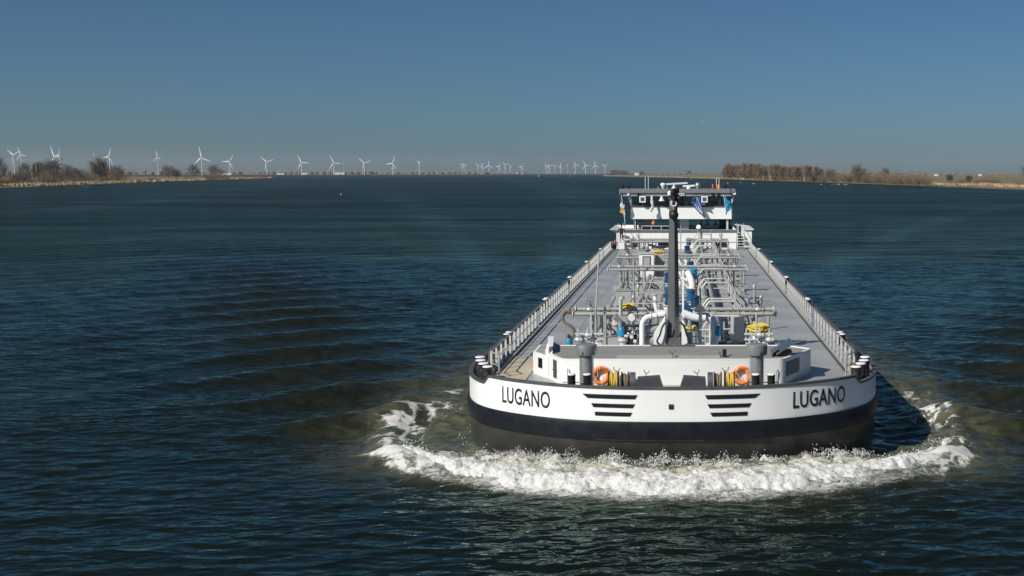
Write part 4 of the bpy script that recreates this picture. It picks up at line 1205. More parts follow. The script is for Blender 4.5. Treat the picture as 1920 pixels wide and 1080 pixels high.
# bent white air pipe and goosenecks further aft
pipe('white_elbow', [(-.55, 38.0, DECK + .3), (-.55, 38.0, DECK + 1.05), (-.15, 38.0, DECK + 1.3)], .18, 'pipe_white', ship, .35, 12)
pipe('white_elbow', [(1.0, 36.2, DECK + .2), (1.0, 36.2, DECK + 1.1), (.7, 36.6, DECK + 1.75)], .22, 'pipe_white', ship, .5, 12)
m = MB(); m.box((1.55, 36, DECK + .75), (.09, .5, 1.05)); m.build('orange_screen', MAT['orange'], ship)
pipe('vent_trunk', [(2.1, 83, DECK), (2.1, 83, DECK + 2.3), (1.9, 82.2, DECK + 2.75)], .24, 'pipe_pale', ship, .5, 12)
# ------------------------------------------------------------------ aft accommodation and wheelhouse
ah = empty('aft_deckhouse', (0, 0, 0), 0, ship)
AX0, AX1, AY = -7.0, 6.15, 90.0
m = MB(); m.box(((AX0 + AX1) / 2, AY + 6.0, (DECK + 4.42) / 2), (AX1 - AX0, 12, 4.42 - DECK)); m.build('house_wall', MAT['white_house'], ah)
# flared coaming along the roof edge
o_, i_ = .32, 0.0
def rect(x0, x1, y0, y1, z): return [(x0, y0, z), (x1, y0, z), (x1, y1, z), (x0, y1, z)]
r0 = rect(AX0 + .01, AX1 - .01, AY + .01, AY + 12, 4.42); r1 = rect(AX0 - .75, AX1, AY - .30, AY + 12, 4.78)
r2 = rect(AX0 - .68, AX1 - .06, AY - .22, AY + 11.9, 4.80); r3 = rect(AX0 + .1, AX1 - .12, AY + .10, AY + 11.8, 4.43)
loft([r0, r1]).build('coaming', MAT['deck_light'], ah)
loft([r1, r2]).build('coaming_edge', MAT['white_house'], ah)
loft([r2, r3]).build('coaming_inside', MAT['white_house'], ah)
m = MB(); m.add(r3, [(0, 1, 2, 3)]); m.build('house_roof', MAT['deck_grey'], ah)
m = MB(); m.box(((AX0 + AX1) / 2, AY - .02, 3.42), (AX1 - AX0, .03, .07)); m.build('wall_ledge', MAT['pipe_grey'], ah)
for x0, x1, z0, z1 in ((-2.45, -.95, 2.98, 3.36), (3.9, 5.2, 2.85, 3.4), (-5.2, -4.4, 2.9, 3.3), (1.4, 2.6, 2.95, 3.35)):
    m = MB(); m.box(((x0 + x1) / 2, AY - .015, (z0 + z1) / 2), (x1 - x0, .05, z1 - z0)); w_ = m.build('house_window', MAT['black'], ah)
    m = MB(); m.box(((x0 + x1) / 2, AY - .045, (z0 + z1) / 2), (x1 - x0 - .1, .01, z1 - z0 - .1)); m.build('pane', MAT['glass_lamp'], w_)
# shade of the passage on the left as a black box, wing on the right
m = MB(); m.box((-7.35, AY + 1.6, DECK + .45), (.62, 1.8, .9)); m.build('locker_or_dark_gap', MAT['black'], ah)
m = MB(); m.box((7.45, AY + 5.5, (DECK + 4.78) / 2), (.8, 11, 4.78 - DECK)); m.build('side_wing', MAT['white_house'], ah)
m = MB(); m.box((7.52, AY + 5.4, 4.82), (1.05, 11.2, .09)); m.build('wing_cap', MAT['pipe_white'], ah)
# stairs on the right, ladder stair on the left
def stair(x, y0, y1, w, nst, nm):
    st = empty(nm, (0, 0, 0), 0, ship)
    for k in range(nst):
        t = (k + .5) / nst
        mm = MB(); mm.box((x, y0 + (y1 - y0) * t, DECK + (4.45 - DECK) * (k + 1) / nst), (w, abs(y1 - y0) / nst + .05, .05)); mm.build('step', MAT['pipe_white'], st)
    for sx in (-w / 2, w / 2):
        mm = MB(); mm.tube([(x + sx, y0 - .1, DECK), (x + sx, y0 - .1, DECK + 1.0), (x + sx, y1, 4.45 + 1.0), (x + sx, y1 + .6, 4.45 + 1.0)], .03, 8); mm.build('hand_rail', MAT['pipe_grey'], st)
        mm = MB(); mm.tube([(x + sx, y0 - .1, DECK), (x + sx, y1, 4.45)], .04, 8); mm.build('stringer', MAT['pipe_white'], st)
        mm = MB(); mm.box((x + sx, y0 - .1, DECK + .05), (.16, .16, .10)); mm.build('stair_foot', MAT['black'], st)
    return st
stair(6.6, 88.4, 90.2, .75, 6, 'stair')
m = MB(); m.box((0, 105.2, 3.1), (13.0, 6.0, .86)); m.build('poop_deck', MAT['deck_grey'], ah)
stair(-6.4, 88.2, 89.65, .75, 7, 'stair')
m = MB(); m.tube([(5.95, 89.9, 5.35), (7.4, 89.9, 5.20)], .05, 8); m.tube([(6.35, 89.9, 4.4), (6.35, 89.9, 5.3)], .05, 8); m.build('gangway_rail', MAT['pipe_white'], ship)
# open rail on the roof, left of the mast
rr_ = empty('roof_railing', (0, 0, 0), 0, ship)
for x in (-4.25, -3.2, -2.1, -1.05): 
    mm = MB(); mm.tube([(x, 91, 4.45), (x, 91, 5.15)], .03, 6); mm.build('post', MAT['pipe_white'], rr_)
mm = MB(); mm.tube([(-4.25, 91, 5.15), (-1.0, 91, 5.15)], .035, 6); mm.build('rail', MAT['pipe_white'], rr_)
m = MB(); m.box((-.55, 90.4, 4.84), (.85, .4, .12)); m.build('roof_hatch_lid', MAT['pipe_white'], ship)

wh = empty('wheelhouse', (0, 0, 0), 0, ship)
WX, WY0, WY1 = 5.78, 97.0, 102.0
WC = .1
def wbox(name, x0, x1, y0, y1, z0, z1, matn, par=None):
    mm = MB(); mm.box(((x0 + x1) / 2, (y0 + y1) / 2, (z0 + z1) / 2), (x1 - x0, y1 - y0, z1 - z0)); return mm.build(name, MAT[matn], par or wh)
wbox('front_wall', WC - WX, WC + WX, WY0, WY0 + .15, 5.70, 7.05, 'white_house')
wbox('back_wall', WC - WX, WC + WX, WY1 - .15, WY1, 5.70, 7.05, 'white_house')
for sx in (-1, 1): wbox('side_wall', WC + sx * WX - .075, WC + sx * WX + .075, WY0 + .16, WY1 - .16, 5.70, 7.05, 'white_house')
wbox('floor', WC - WX + .1, WC + WX - .1, WY0 + .1, WY1 - .1, 5.72, 5.80, 'dark_grey')
wbox('window_sill', WC - WX - .02, WC + WX + .02, WY0 - .06, WY0 + .2, 7.06, 7.22, 'steel_dark')
wbox('roof', -7.05, 6.3, WY0 - .5, WY1 + .5, 8.70, 9.14, 'vent_grey')
wbox('roof_underside', -6.6, 6.0, WY0 - .3, WY1 + .3, 8.34, 8.66, 'pipe_grey')
npan = 9
for face_y in (WY0 + .03, WY1 - .05):
    for k in range(npan):
        x0 = WC - WX + .08 + k * (2 * WX - .16) / npan; x1 = x0 + (2 * WX - .16) / npan
        wbox('window_pane', x0 + .03, x1 - .03, face_y, face_y + .02, 7.22, 8.36, 'glass_dark')
        wbox('mullion', x1 - .03, x1 + .03, face_y - .02, face_y + .05, 7.22, 8.36, 'dark_grey')
for sx in (-1, 1):
    for k in range(3):
        y0 = WY0 + .2 + k * 1.55
        wbox('window_pane', WC + sx * WX - .01, WC + sx * WX + .01, y0, y0 + 1.48, 7.06, 8.36, 'glass_dark')
    for yy in (WY0 + .02, WY1 - .15):
        wbox('corner_post', WC + sx * WX - .09, WC + sx * WX + .09, yy, yy + .13, 7.06, 8.36, 'pipe_pale')
wbox('console', -3.2, 3.4, WY0 + .35, WY0 + 1.2, 5.8, 7.42, 'black'); wbox('chair_back', -1.9, -1.2, WY0 + 1.9, WY0 + 2.2, 6.3, 7.9, 'black'); wbox('chair_back', 1.6, 2.3, WY0 + 1.9, WY0 + 2.2, 6.3, 7.85, 'black')
wbox('screen', -3.9, -3.3, WY0 + .5, WY0 + .6, 7.22, 7.75, 'dark_grey'); wbox('screen', 3.5, 4.2, WY0 + .5, WY0 + .6, 7.22, 7.8, 'dark_grey'); wbox('cupboard', -5.0, -4.3, WY0 + 3.0, WY0 + 4.0, 5.8, 7.7, 'dark_grey')
# what the wheelhouse stands on
wbox('lifting_column', -.05, .95, WY0 + 1.0, WY0 + 3.5, 4.44, 5.72, 'vent_metal')
for x in (-5.4, 5.3):
    wbox('corner_leg', x, x + .22, WY0 + .25, WY0 + .5, 4.44, 5.72, 'pipe_pale')
wbox('back_screen', 4.6, 5.9, WY1 - .4, WY1 - .3, 4.44, 5.72, 'navy_paint')
for k in range(6):
    mm = MB(); mm.tube([(-5.1, WY0 + 1.5 + k * .3, 4.5 + k * .22), (-4.2, WY0 + 1.5 + k * .3, 4.5 + k * .22)], .035, 6); mm.build('ladder_rung', MAT['pipe_grey'], wh)
wbox('ladder_locker', -4.95, -3.6, WY0 + 2.2, WY0 + 3.2, 4.44, 5.35, 'vent_grey')
wbox('ladder_post', -5.2, -5.05, WY0 + .9, WY0 + 1.1, 4.44, 5.7, 'black')
# gear on and under the roof
def lamp(name, x, y, z, prof, matn, n=14):
    mm = MB(); mm.lathe(prof, (x, y, z), n); return mm.build(name, MAT[matn], wh)
for x in (-6.65, -5.95): lamp('roof_lamp', x, WY0, 9.15, [(.08, 0), (.08, .08), (.17, .10), (.17, .42), (.10, .46)], 'black')
lamp('red_lamp', 3.75, WY0, 9.15, [(.2, 0), (.2, .1), (.17, .15), (.17, .38), (.10, .52), (.001, .56)], 'lamp_red')
lamp('amber_lamp', 4.42, WY0, 9.15, [(.2, 0), (.2, .1), (.17, .15), (.17, .38), (.10, .52), (.001, .56)], 'lamp_amber')
lamp('roof_lamp', 5.12, WY0, 9.15, [(.06, 0), (.06, .15), (.15, .18), (.15, .42), (.08, .5)], 'black')
lamp('satellite_dome', 2.0, WY0 + .6, 9.15, [(.20, 0), (.22, .1), (.33, .25), (.35, .42), (.28, .62), (.12, .74), (.001, .77)], 'vent_metal', 20)
lamp('small_beacon', -2.55, WY0, 9.15, [(.09, 0), (.09, .1), (.06, .2), (.001, .24)], 'lamp_amber')
for x in (3.72, 4.35):  # black lamps hanging under the roof
    lamp('hanging_lamp', x, WY0 - .35, 8.28, [(.10, 0), (.18, .05), (.18, .35), (.1, .42)], 'black')
wbox('hanging_lamp', -4.95, -4.65, WY0 - .45, WY0 - .25, 8.28, 8.68, 'black')
for x, h in ((-4.05, 1.35), (-3.70, 1.35), (4.15, 1.3), (4.45, 1.3), (-1.55, .4)):
    mm = MB(); mm.tube([(x, WY0 + .3, 9.14), (x, WY0 + .3, 9.14 + h)], .035 if h > 1 else .02, 6); mm.build('aerial', MAT['pipe_white'], wh)
def scanner(x, y, z, L, a, nm):
    mm = MB(); mm.box((0, 0, 0), (L, .16, .16)); mm.box((0, 0, .09), (L * .96, .10, .04)); mm.build(nm, MAT['pipe_white'], wh, (x, y, z), (0, R(-3), a))
    mm = MB(); mm.lathe([(.26, 0), (.26, .22), (.12, .28), (.10, z - 9.14)], n=12); mm.build('scanner_base', MAT['pipe_white'], wh, (x, y, 9.14))
scanner(-.75, WY0 + 1.2, 9.72, 3.2, R(10), 'radar_scanner'); scanner(.95, WY0 + .4, 9.48, 1.4, 0, 'radar_scanner')
lamp('scanner_motor', -2.0, WY0 + .9, 9.55, [(.1, -.4), (.28, -.02), (.32, .1), (.24, .26), (.001, .3)], 'pipe_white')
for x in (-4.35, 2.75):
    fl = wbox('floodlight', x - .36, x + .36, WY0 - .75, WY0 - .5, 7.62, 8.36, 'white_house')
    wbox('floodlight_glass', x - .22, x + .22, WY0 - .775, WY0 - .752, 7.78, 8.2, 'steel_dark', fl)
    wbox('floodlight_bracket', x - .40, x + .40, WY0 - .66, WY0 - .58, 8.37, 8.44, 'black', fl)
mm = MB(); mm.lathe([(.33, 0), (.33, .06), (.24, .16), (.11, .48), (.09, .56)], n=18); mm.build('loudhailer', MAT['pipe_white'], wh, (-2.15, WY0 - .55, 7.78))
sg_ = wbox('roof_sign', -.18, .42, WY0 - .56, WY0 - .52, 8.38, 8.66, 'pipe_white')
for dx in (-.02, .24): wbox('sign_mark', dx - .08, dx + .09, WY0 - .575, WY0 - .562, 8.44, 8.58, 'dark_grey', sg_)
wbox('end_lamp', 6.05, 6.35, WY0 - .5, WY0 - .2, 8.5, 8.85, 'pipe_white'); wbox('end_lamp', -6.1, -5.85, WY0 - .45, WY0 - .25, 8.4, 8.66, 'pipe_white')
for x in (-7.25, 5.75):
    mm = MB(); mm.box((x, WY0 - .45, 8.9), (.10, .12, .85)); mm.build('wing_lamp', MAT['black'], wh)
for a, b_ in (((-5.95, WY0 - .2, 8.3), (-5.65, WY0 - .05, 7.2)), ((6.15, WY0 - .1, 8.4), (5.95, WY0 - .05, 7.6))):
    mm = MB(); mm.tube([a, b_], .04, 6); mm.build('roof_strut', MAT['pipe_pale'], wh)
mm = MB(); mm.tube([(-7.1, WY0 - .3, 8.55), (-5.9, WY0 - .3, 8.55)], .03, 6); mm.build('lamp_arm', MAT['pipe_white'], wh)
# ------------------------------------------------------------------ loose things on board
def lifebuoy(x, z, label, tilt):
    o = empty('lifebuoy', (x, 3.05, z)); o.rotation_euler = (R(-2), R(tilt), 0)
    tag(o, label, 'lifebuoy', 'lifebuoys on the fore deckhouse')
    m = MB(); m.torus((0, 0, 0), .285, .088, 'Y', 36, 12); m.build('ring', MAT['orange'], o)
    m = MB()
    pts = []
    for k in range(49):
        a = 2 * math.pi * k / 48; rr = .385 + .03 * abs(math.sin(2 * a)) 
        pts.append((rr * math.cos(a + .4), -.02, rr * math.sin(a + .4)))
    m.tube(pts, .012, 5); m.build('grab_line', MAT['rope_white'], o)
    for a in (.4, .4 + math.pi / 2, .4 + math.pi, .4 + 1.5 * math.pi):
        m = MB(); m.torus((0, 0, 0), .093, .012, 'Z', 14, 5)
        m.build('band', MAT['rope_white'], o, (.285 * math.cos(a), 0, .285 * math.sin(a)), (0, -a, 0))
    m = MB(); m.tube(spline([(-.20, -.10, .24), (-.12, -.12, .0), (-.16, -.12, -.2), (-.05, -.12, -.30)], 6), .010, 5); m.build('hanging_line', MAT['rope_white'], o)
    # name on the ring
    cu = bpy.data.curves.new('lettering', 'FONT'); cu.body = 'LUGANO'; cu.size = .11; cu.align_x = 'CENTER'
    to = bpy.data.objects.new('lettering', cu); COL.objects.link(to)
    me = bpy.data.meshes.new_from_object(to.evaluated_get(bpy.context.evaluated_depsgraph_get())); bpy.data.objects.remove(to, do_unlink=True)
    for v_ in me.vertices:
        a = math.pi / 2 - v_.co.x / .285; rr = .285 - .035 + v_.co.y
        v_.co = (rr * math.cos(a), -.091, rr * math.sin(a))
    me.materials.append(MAT['black']); mesh_obj('lettering', me, o)
lifebuoy(-2.79, 3.09, 'orange lifebuoy hanging beside the left vent on the white deckhouse wall', 12)
lifebuoy(2.74, 3.09, 'orange lifebuoy hanging beside the right vent on the white deckhouse wall', -14)

def hose(name, pts, r, matn, label, cat='hose', coup=True):
    o = empty(name, (0, 0, 0)); tag(o, label, cat)
    m = MB(); sp = spline(pts, 8); m.tube(sp, r, 10); m.build('hose_body', MAT[matn], o)
    if coup:
        d = (sp[1] - sp[0]).normalized(); c = sp[0]
        m = MB(); m.tube([c - d * .16, c - d * .10, c - d * .10, c + d * .02, c + d * .02, c + d * .16], [r * 1.9, r * 1.9, r * 1.35, r * 1.35, r * 1.6, r * 1.2], 12); m.build('coupling', MAT['rust'], o)
    return o
hose('cargo_hose', [(-4.98, 13.95, 4.36), (-5.16, 13.9, 4.38), (-5.34, 13.8, 4.2), (-5.25, 13.7, 3.9), (-4.96, 13.6, 3.72), (-4.78, 13.55, 3.5), (-4.88, 13.5, 3.12), (-5.06, 13.4, 3.30), (-5.11, 13.3, 2.85), (-5.1, 13.2, 2.76)], .075, 'hose_brown',
     'brown cargo hose hanging in an S from the left end of the front pipe manifold')
m = MB(); m.lathe([(.17, 0), (.17, .40), (.13, .46), (.001, .46)], n=14); bs = m.build('hose_drum', MAT['cyan_paint'], None, (-5.0, 13.35, DECK + .012)); tag(bs, 'bright blue drum on deck under the hanging brown hose', 'drum')
hose('cargo_hose', [(-4.75, 76, 4.36), (-5.1, 75.9, 4.32), (-5.35, 75.8, 4.0), (-5.2, 75.7, 3.5), (-4.8, 75.6, 3.05), (-4.5, 75.6, 2.85)], .10, 'hose_brown', 'brown cargo hose hanging from the left end of the aft pipe manifold')
hose('deck_hose', [(-3.0, 75.4, 4.0), (-2.0, 75.3, 3.75), (-1.0, 75.3, 3.85), (-.3, 75.3, 3.98)], .12, 'black_rubber', 'thick black hose sagging along the aft pipe manifold', coup=False)

def coil(name, c, r, turns, tr, matn, label, flat=1.0):
    o = empty(name, c); tag(o, label, 'hose coil')
    rg = random.Random(hash(label) % 1000 if False else len(label))
    for k in range(turns):
        pts = []
        ph = rg.uniform(0, 6.3); rr = r * rg.uniform(.72, 1.08); dx, dy = rg.gauss(0, r * .10), rg.gauss(0, r * .10)
        for i in range(25):
            a = 2 * math.pi * i / 24
            pts.append((dx + rr * math.cos(a), (dy + rr * .75 * math.sin(a)), tr + k * tr * .8 * flat + .05 * math.sin(a * 2 + ph)))
        m = MB(); m.tube(pts, tr, 7); m.build('hose_turn', MAT[matn], o)
    return o
coil('hose_coil', (3.95, 11.6, DECK + 1.02), .46, 6, .05, 'yellow', 'yellow and black hose coil heaped over the pipes right of the mast')
for k in range(9):
    pass
coil('hose_coil', (-2.25, 14.05, DECK + 1.86), .30, 3, .045, "rope_yellow", 'yellow hose bundle lying on top of the front pipe manifold')
coil('hose_coil', (-1.9, 60.0, DECK + 1.4), .6, 4, .07, 'rope_yellow', 'pale yellow hose coil lying behind the white control cabin')
coil('hose_coil', (.75, 11.9, DECK + 1.05), .30, 3, .05, 'yellow', 'yellow hose coil hung behind the foot of the mast')

# ---------------- flags and signal balls hung below the wheelhouse roof
def flag(name, label, top, bottom, cloth, staff_mat='pipe_white', staff_r=.03):
    """cloth: list of (colour, [(u0, z0), ...]) strips given as columns in x/z"""
    o = empty(name, (0, 0, 0)); tag(o, label, 'flag', 'flags below the wheelhouse roof')
    m = MB(); m.tube([top, bottom], staff_r, 7); m.build('staff', MAT[staff_mat], o)
    for k, (matn, a, b_, c, d, fold) in enumerate(cloth):          # four corners (x, z)
        m = MB(); n = 10; vv = []
        for i in range(n + 1):
            t = i / n
            for j in range(5):
                s = j / 4
                x = (a[0] * (1 - s) + b_[0] * s) * (1 - t) + (d[0] * (1 - s) + c[0] * s) * t
                z = (a[1] * (1 - s) + b_[1] * s) * (1 - t) + (d[1] * (1 - s) + c[1] * s) * t
                yy = top[1] + fold * math.sin(s * 7 + t * 3 + k) * (.35 + s) + .05
                vv.append((x + .04 * math.sin(t * 8 + s * 3), yy, z))
        ff = [(i * 5 + j, i * 5 + j + 1, (i + 1) * 5 + j + 1, (i + 1) * 5 + j) for i in range(n) for j in range(4)]
        m.add(vv, ff); fo = m.build('cloth', MAT[matn], o, ang=80)
        md = fo.modifiers.new('thickness', 'SOLIDIFY'); md.thickness = .012
    return o
FY = 96.2
flag('hanging_flag', 'limp flag in black, white and amber at the left end of the wheelhouse', (-6.75, FY, 8.45), (-6.35, FY, 5.35),
     [('flag_dark', (-6.85, 8.3), (-6.45, 8.3), (-6.25, 7.5), (-6.9, 7.6), .10), ('flag_white', (-6.9, 7.7), (-6.5, 7.7), (-6.4, 7.0), (-6.85, 6.9), .10), ('flag_dark', (-6.45, 7.6), (-6.2, 7.6), (-6.2, 6.7), (-6.4, 6.5), .08), ('flag_amber', (-6.9, 6.9), (-6.5, 6.9), (-6.5, 6.35), (-6.9, 6.4), .08), ('flag_white', (-6.55, 6.9), (-6.35, 6.9), (-6.35, 6.0), (-6.5, 6.0), .05)])
flag('hanging_flag', 'limp white flag hanging left of the mast in front of the wheelhouse', (-3.25, FY, 8.45), (-3.05, FY, 6.3),
     [('flag_white', (-3.45, 8.3), (-3.15, 8.3), (-3.1, 7.3), (-3.35, 7.2), .10), ('flag_white', (-3.35, 7.2), (-3.1, 7.3), (-3.0, 6.45), (-3.6, 6.6), .14)])
flag('hanging_flag', 'large dark blue flag folded along a slanting staff right of the mast', (1.75, FY, 8.35), (2.95, FY, 5.75),
     [('flag_dark', (1.4, 8.4), (1.95, 8.4), (2.0, 7.8), (1.35, 7.7), .12), ('flag_blue', (1.9, 8.3), (2.5, 8.1), (2.9, 7.3), (1.6, 7.2), .14), ('flag_blue', (1.15, 7.7), (2.0, 7.7), (2.9, 5.9), (2.2, 6.3), .16), ('flag_white', (1.55, 7.4), (1.95, 7.4), (2.75, 6.1), (2.2, 6.5), .20)])
flag('hanging_flag', 'bright cyan flag at the right end of the wheelhouse', (4.95, FY, 8.5), (5.25, FY, 6.2),
     [('flag_cyan', (4.95, 8.4), (5.2, 8.4), (5.8, 7.4), (5.1, 7.5), .10), ('flag_cyan', (5.1, 7.6), (5.8, 7.5), (5.75, 6.7), (5.2, 6.5), .12), ('flag_cyan', (5.15, 6.8), (5.4, 6.8), (5.28, 6.1), (5.2, 6.1), .05)])
def ball(x, z0, z1, matn, label):
    o = empty('hanging_ball', (x, FY, 0)); tag(o, label, 'ball', 'balls hung under the wheelhouse')
    m = MB(); m.tube([(0, 0, z0), (0, 0, z1)], .015, 5); m.build('cord', MAT['rope_white'], o)
    m = MB(); m.sphere((0, 0, z1 - .2), .20, 14, 1.1); m.build('float', MAT[matn], o)
ball(-6.38, 6.2, 5.38, 'blue_paint', 'blue ball hanging on a cord at the left end of the wheelhouse')
ball(-3.1, 6.3, 5.45, 'orange', 'orange ball hanging on a cord left of the mast')

# blue tarpaulins on the poop, seen under the wheelhouse
def tarp(x, w, h, label):
    m = MB(); n = 12; vv = []; ff = []
    for i in range(n + 1):
        for j in range(7):
            u = i / n; v_ = j / 6
            e = (1 - abs(2 * u - 1) ** 4) * (1 - abs(2 * v_ - 1) ** 4)
            vv.append(((u - .5) * w, (v_ - .5) * 1.2, h * e ** .5 * (.85 + .15 * math.sin(u * 9 + v_ * 5))))
    for i in range(n):
        for j in range(6): ff.append((i * 7 + j, i * 7 + j + 1, (i + 1) * 7 + j + 1, (i + 1) * 7 + j))
    m.add(vv, ff); o = m.build('tarpaulin', MAT['tarp_blue'], None, (x, 104.6, 3.535), ang=70)
    md = o.modifiers.new('thickness', 'SOLIDIFY'); md.thickness = .03
    tag(o, label, 'tarpaulin', 'blue tarpaulins on the stern')
tarp(-1.35, 1.6, 1.55, 'tall blue tarpaulin under the wheelhouse just left of the mast')
tarp(1.75, 1.9, 1.15, 'low blue tarpaulin under the wheelhouse just right of the mast')

# ------------------------------------------------------------------ people
def person(label, loc, rz, pose, jacket, trousers, hair='hair_dark', h=1.78, cap=None):
    k = h / 1.78
    J = {}
    if pose == 'stand':
        pel = (0, 0, .95); che = (0, .02, 1.32); nec = (0, .01, 1.50); hd = (0, -.02, 1.66)
        legs = [((s * .10, 0, .90), (s * .11, -.02, .50), (s * .12, .02, .08), (s * .13, -.15, .04)) for s in (-1, 1)]
        arms = [((s * .20, .02, 1.42), (s * .27, .05, 1.12), (s * .26, -.06, .86)) for s in (-1, 1)]
    elif pose == 'climb':
        pel = (0, .02, .95); che = (0, -.03, 1.30); nec = (0, -.07, 1.47); hd = (0, -.11, 1.63)
        legs = [((-.10, 0, .90), (-.11, -.06, .52), (-.12, .05, .08), (-.12, -.12, .04)), ((.10, 0, .90), (.12, -.20, .62), (.12, -.10, .28), (.12, -.26, .24))]
        arms = [((-.20, -.04, 1.40), (-.36, -.06, 1.14), (-.38, -.22, .94)), ((.20, -.04, 1.40), (.36, -.06, 1.14), (.38, -.22, .94))]
    elif pose == 'crouch':
        pel = (0, .10, .38); che = (0, -.10, .68); nec = (0, -.18, .82); hd = (0, -.26, .95)
        legs = [((s * .10, .08, .36), (s * .16, -.28, .48), (s * .14, .02, .10), (s * .15, -.16, .04)) for s in (-1, 1)]
        arms = [((s * .19, -.12, .76), (s * .27, -.32, .58), (s * .14, -.52, .56)) for s in (-1, 1)]
    else:  # lean: standing with both arms forward
        pel = (0, .05, .93); che = (0, -.04, 1.28); nec = (0, -.08, 1.46); hd = (0, -.13, 1.60)
        legs = [((s * .10, .03, .88), (s * .11, -.03, .50), (s * .13, .05, .08), (s * .13, -.12, .04)) for s in (-1, 1)]
        arms = [((s * .20, -.05, 1.38), (s * .30, -.18, 1.14), (s * .10, -.36, 1.10)) for s in (-1, 1)]
    V = []; E = []; RD = []; ZN = []
    def vert(p, r, zone, par=None):
        V.append(tuple(q * k for q in p)); RD.append(r * k); ZN.append(zone)
        if par is not None: E.append((par, len(V) - 1))
        return len(V) - 1
    pv = vert(pel, .145, 'trousers'); cv = vert(che, .165, 'jacket', pv)
    nv = vert(nec, .065, 'skin', cv); h0 = vert((hd[0], hd[1] + .01, hd[2] - .03), .085, 'skin', nv); h1 = vert((hd[0], hd[1] + .02, hd[2] + .06), .088, 'skin', h0)
    vert((hd[0], hd[1] - .115, hd[2] + .0), .014, 'skin', h0)             # nose
    for s in (-1, 1): vert((hd[0] + s * .10, hd[1] + .02, hd[2] + .01), .018, 'skin', h0)   # ears
    for lg in legs:
        a = vert(lg[0], .095, 'trousers', pv); a = vert(lg[1], .068, 'trousers', a); a = vert(lg[2], .045, 'trousers', a); a = vert(lg[3], .042, 'shoes', a)
    for ar in arms:
        a = vert(ar[0], .068, 'jacket', cv); a = vert(ar[1], .048, 'jacket', a); w = vert(ar[2], .032, 'skin', a)
        d = (Vector(ar[2]) - Vector(ar[1])).normalized(); sx = Vector((1 if ar[0][0] > 0 else -1, 0, 0)); nrm_ = d.cross(sx).normalized(); sd = nrm_.cross(d).normalized()
        pm = Vector(ar[2]) + d * .07; p_ = vert(pm, .030, 'skin', w)
        for q, L_ in ((-.030, .070), (-.010, .082), (.010, .078), (.030, .060)):
            f0 = vert(pm + nrm_ * q + d * .035, .009, 'skin', p_); vert(pm + nrm_ * q + d * (.03 + L_ * .7) - sx * .02, .0085, 'skin', f0)
        t0 = vert(pm - nrm_ * .045 + d * .0, .010, 'skin', p_); vert(pm - nrm_ * .06 + d * .035, .009, 'skin', t0)
    me = bpy.data.meshes.new('body'); me.from_pydata(V, E, [])
    ob = bpy.data.objects.new('body', me); COL.objects.link(ob)
    sk_ = ob.modifiers.new('skin', 'SKIN'); sk_.use_smooth_shade = True
    for i, r_ in enumerate(RD):
        me.skin_vertices[0].data[i].radius = (r_, r_ * (.78 if ZN[i] == 'jacket' and r_ > .15 else 1))
        me.skin_vertices[0].data[i].use_root = (i == 0)
    sb = ob.modifiers.new('sub', 'SUBSURF'); sb.levels = 1; sb.render_levels = 1
    dg = bpy.context.evaluated_depsgraph_get()
    m2 = bpy.data.meshes.new_from_object(ob.evaluated_get(dg)); bpy.data.objects.remove(ob, do_unlink=True)
    m2.name = 'body'
    m2.materials.clear()
    zones = ['jacket', 'trousers', 'skin', 'shoes']
    for q in (jacket, trousers, 'skin', 'cloth_black'): m2.materials.append(MAT[q])
    VA = np.array(V); mid = []
    seg = [(VA[a], VA[b_], ZN[b_] if ZN[b_] != 'skin' or ZN[a] == 'skin' else ZN[a]) for a, b_ in E]
    for p in m2.polygons:
        c = np.array(p.center); best = 9; z_ = 'jacket'
        for a, b_, zn in seg:
            ab = b_ - a; t = np.clip(((c - a) @ ab) / (ab @ ab + 1e-9), 0, 1); d_ = np.linalg.norm(c - a - ab * t)
            if d_ < best: best = d_; z_ = zn
        p.material_index = zones.index(z_)
    m2.shade_smooth()
    root = empty('person', loc, rz); tag(root, label, 'person', 'crew on board')
    mesh_obj('body', m2, root)
    hc = (hd[0] * k, (hd[1] + .03) * k, (hd[2] + .07) * k)
    m = MB(); m.lathe([(.100 * k, -.02 * k), (.104 * k, .03 * k), (.088 * k, .075 * k), (.05 * k, .10 * k), (.001, .108 * k)], hc, 14)
    m.build('cap' if cap else 'hair', MAT[cap or hair], root)
    for s in (-1, 1):
        m = MB(); m.sphere((s * .035 * k, (hd[1] - .085) * k, (hd[2] + .03) * k), .012 * k, 6); m.build('eye', MAT['black'], root)
    return root
person('person in dark navy clothes climbing the left stair to the aft house', (-6.4, 88.82, 3.478), R(8), 'climb', 'cloth_navy', 'cloth_black', 'hair_brown', 1.86)
person('dark-haired person in a blue jacket crouching at the left rail', (-7.0, 86.6, DECK), R(-60), 'crouch', 'cloth_blue', 'cloth_navy')
person('person in a pink top crouching by the corner of the aft house', (-7.15, 88.6, DECK), R(20), 'crouch', 'cloth_pink', 'cloth_black', 'hair_brown')
person('person in a grey top and red cap under the wheelhouse, left of two others', (2.45, 103.0, 3.53), R(25), 'stand', 'cloth_grey', 'cloth_black', cap='cloth_orange', h=1.76)
person('person in a beige jacket and dark trousers standing under the wheelhouse', (3.2, 103.0, 3.53), R(-10), 'stand', 'cloth_beige', 'cloth_black', 'hair_brown')
person('person in a black jacket standing under the wheelhouse at the right', (4.2, 103.0, 3.53), R(-15), 'lean', 'cloth_black', 'cloth_grey', 'hair_dark')
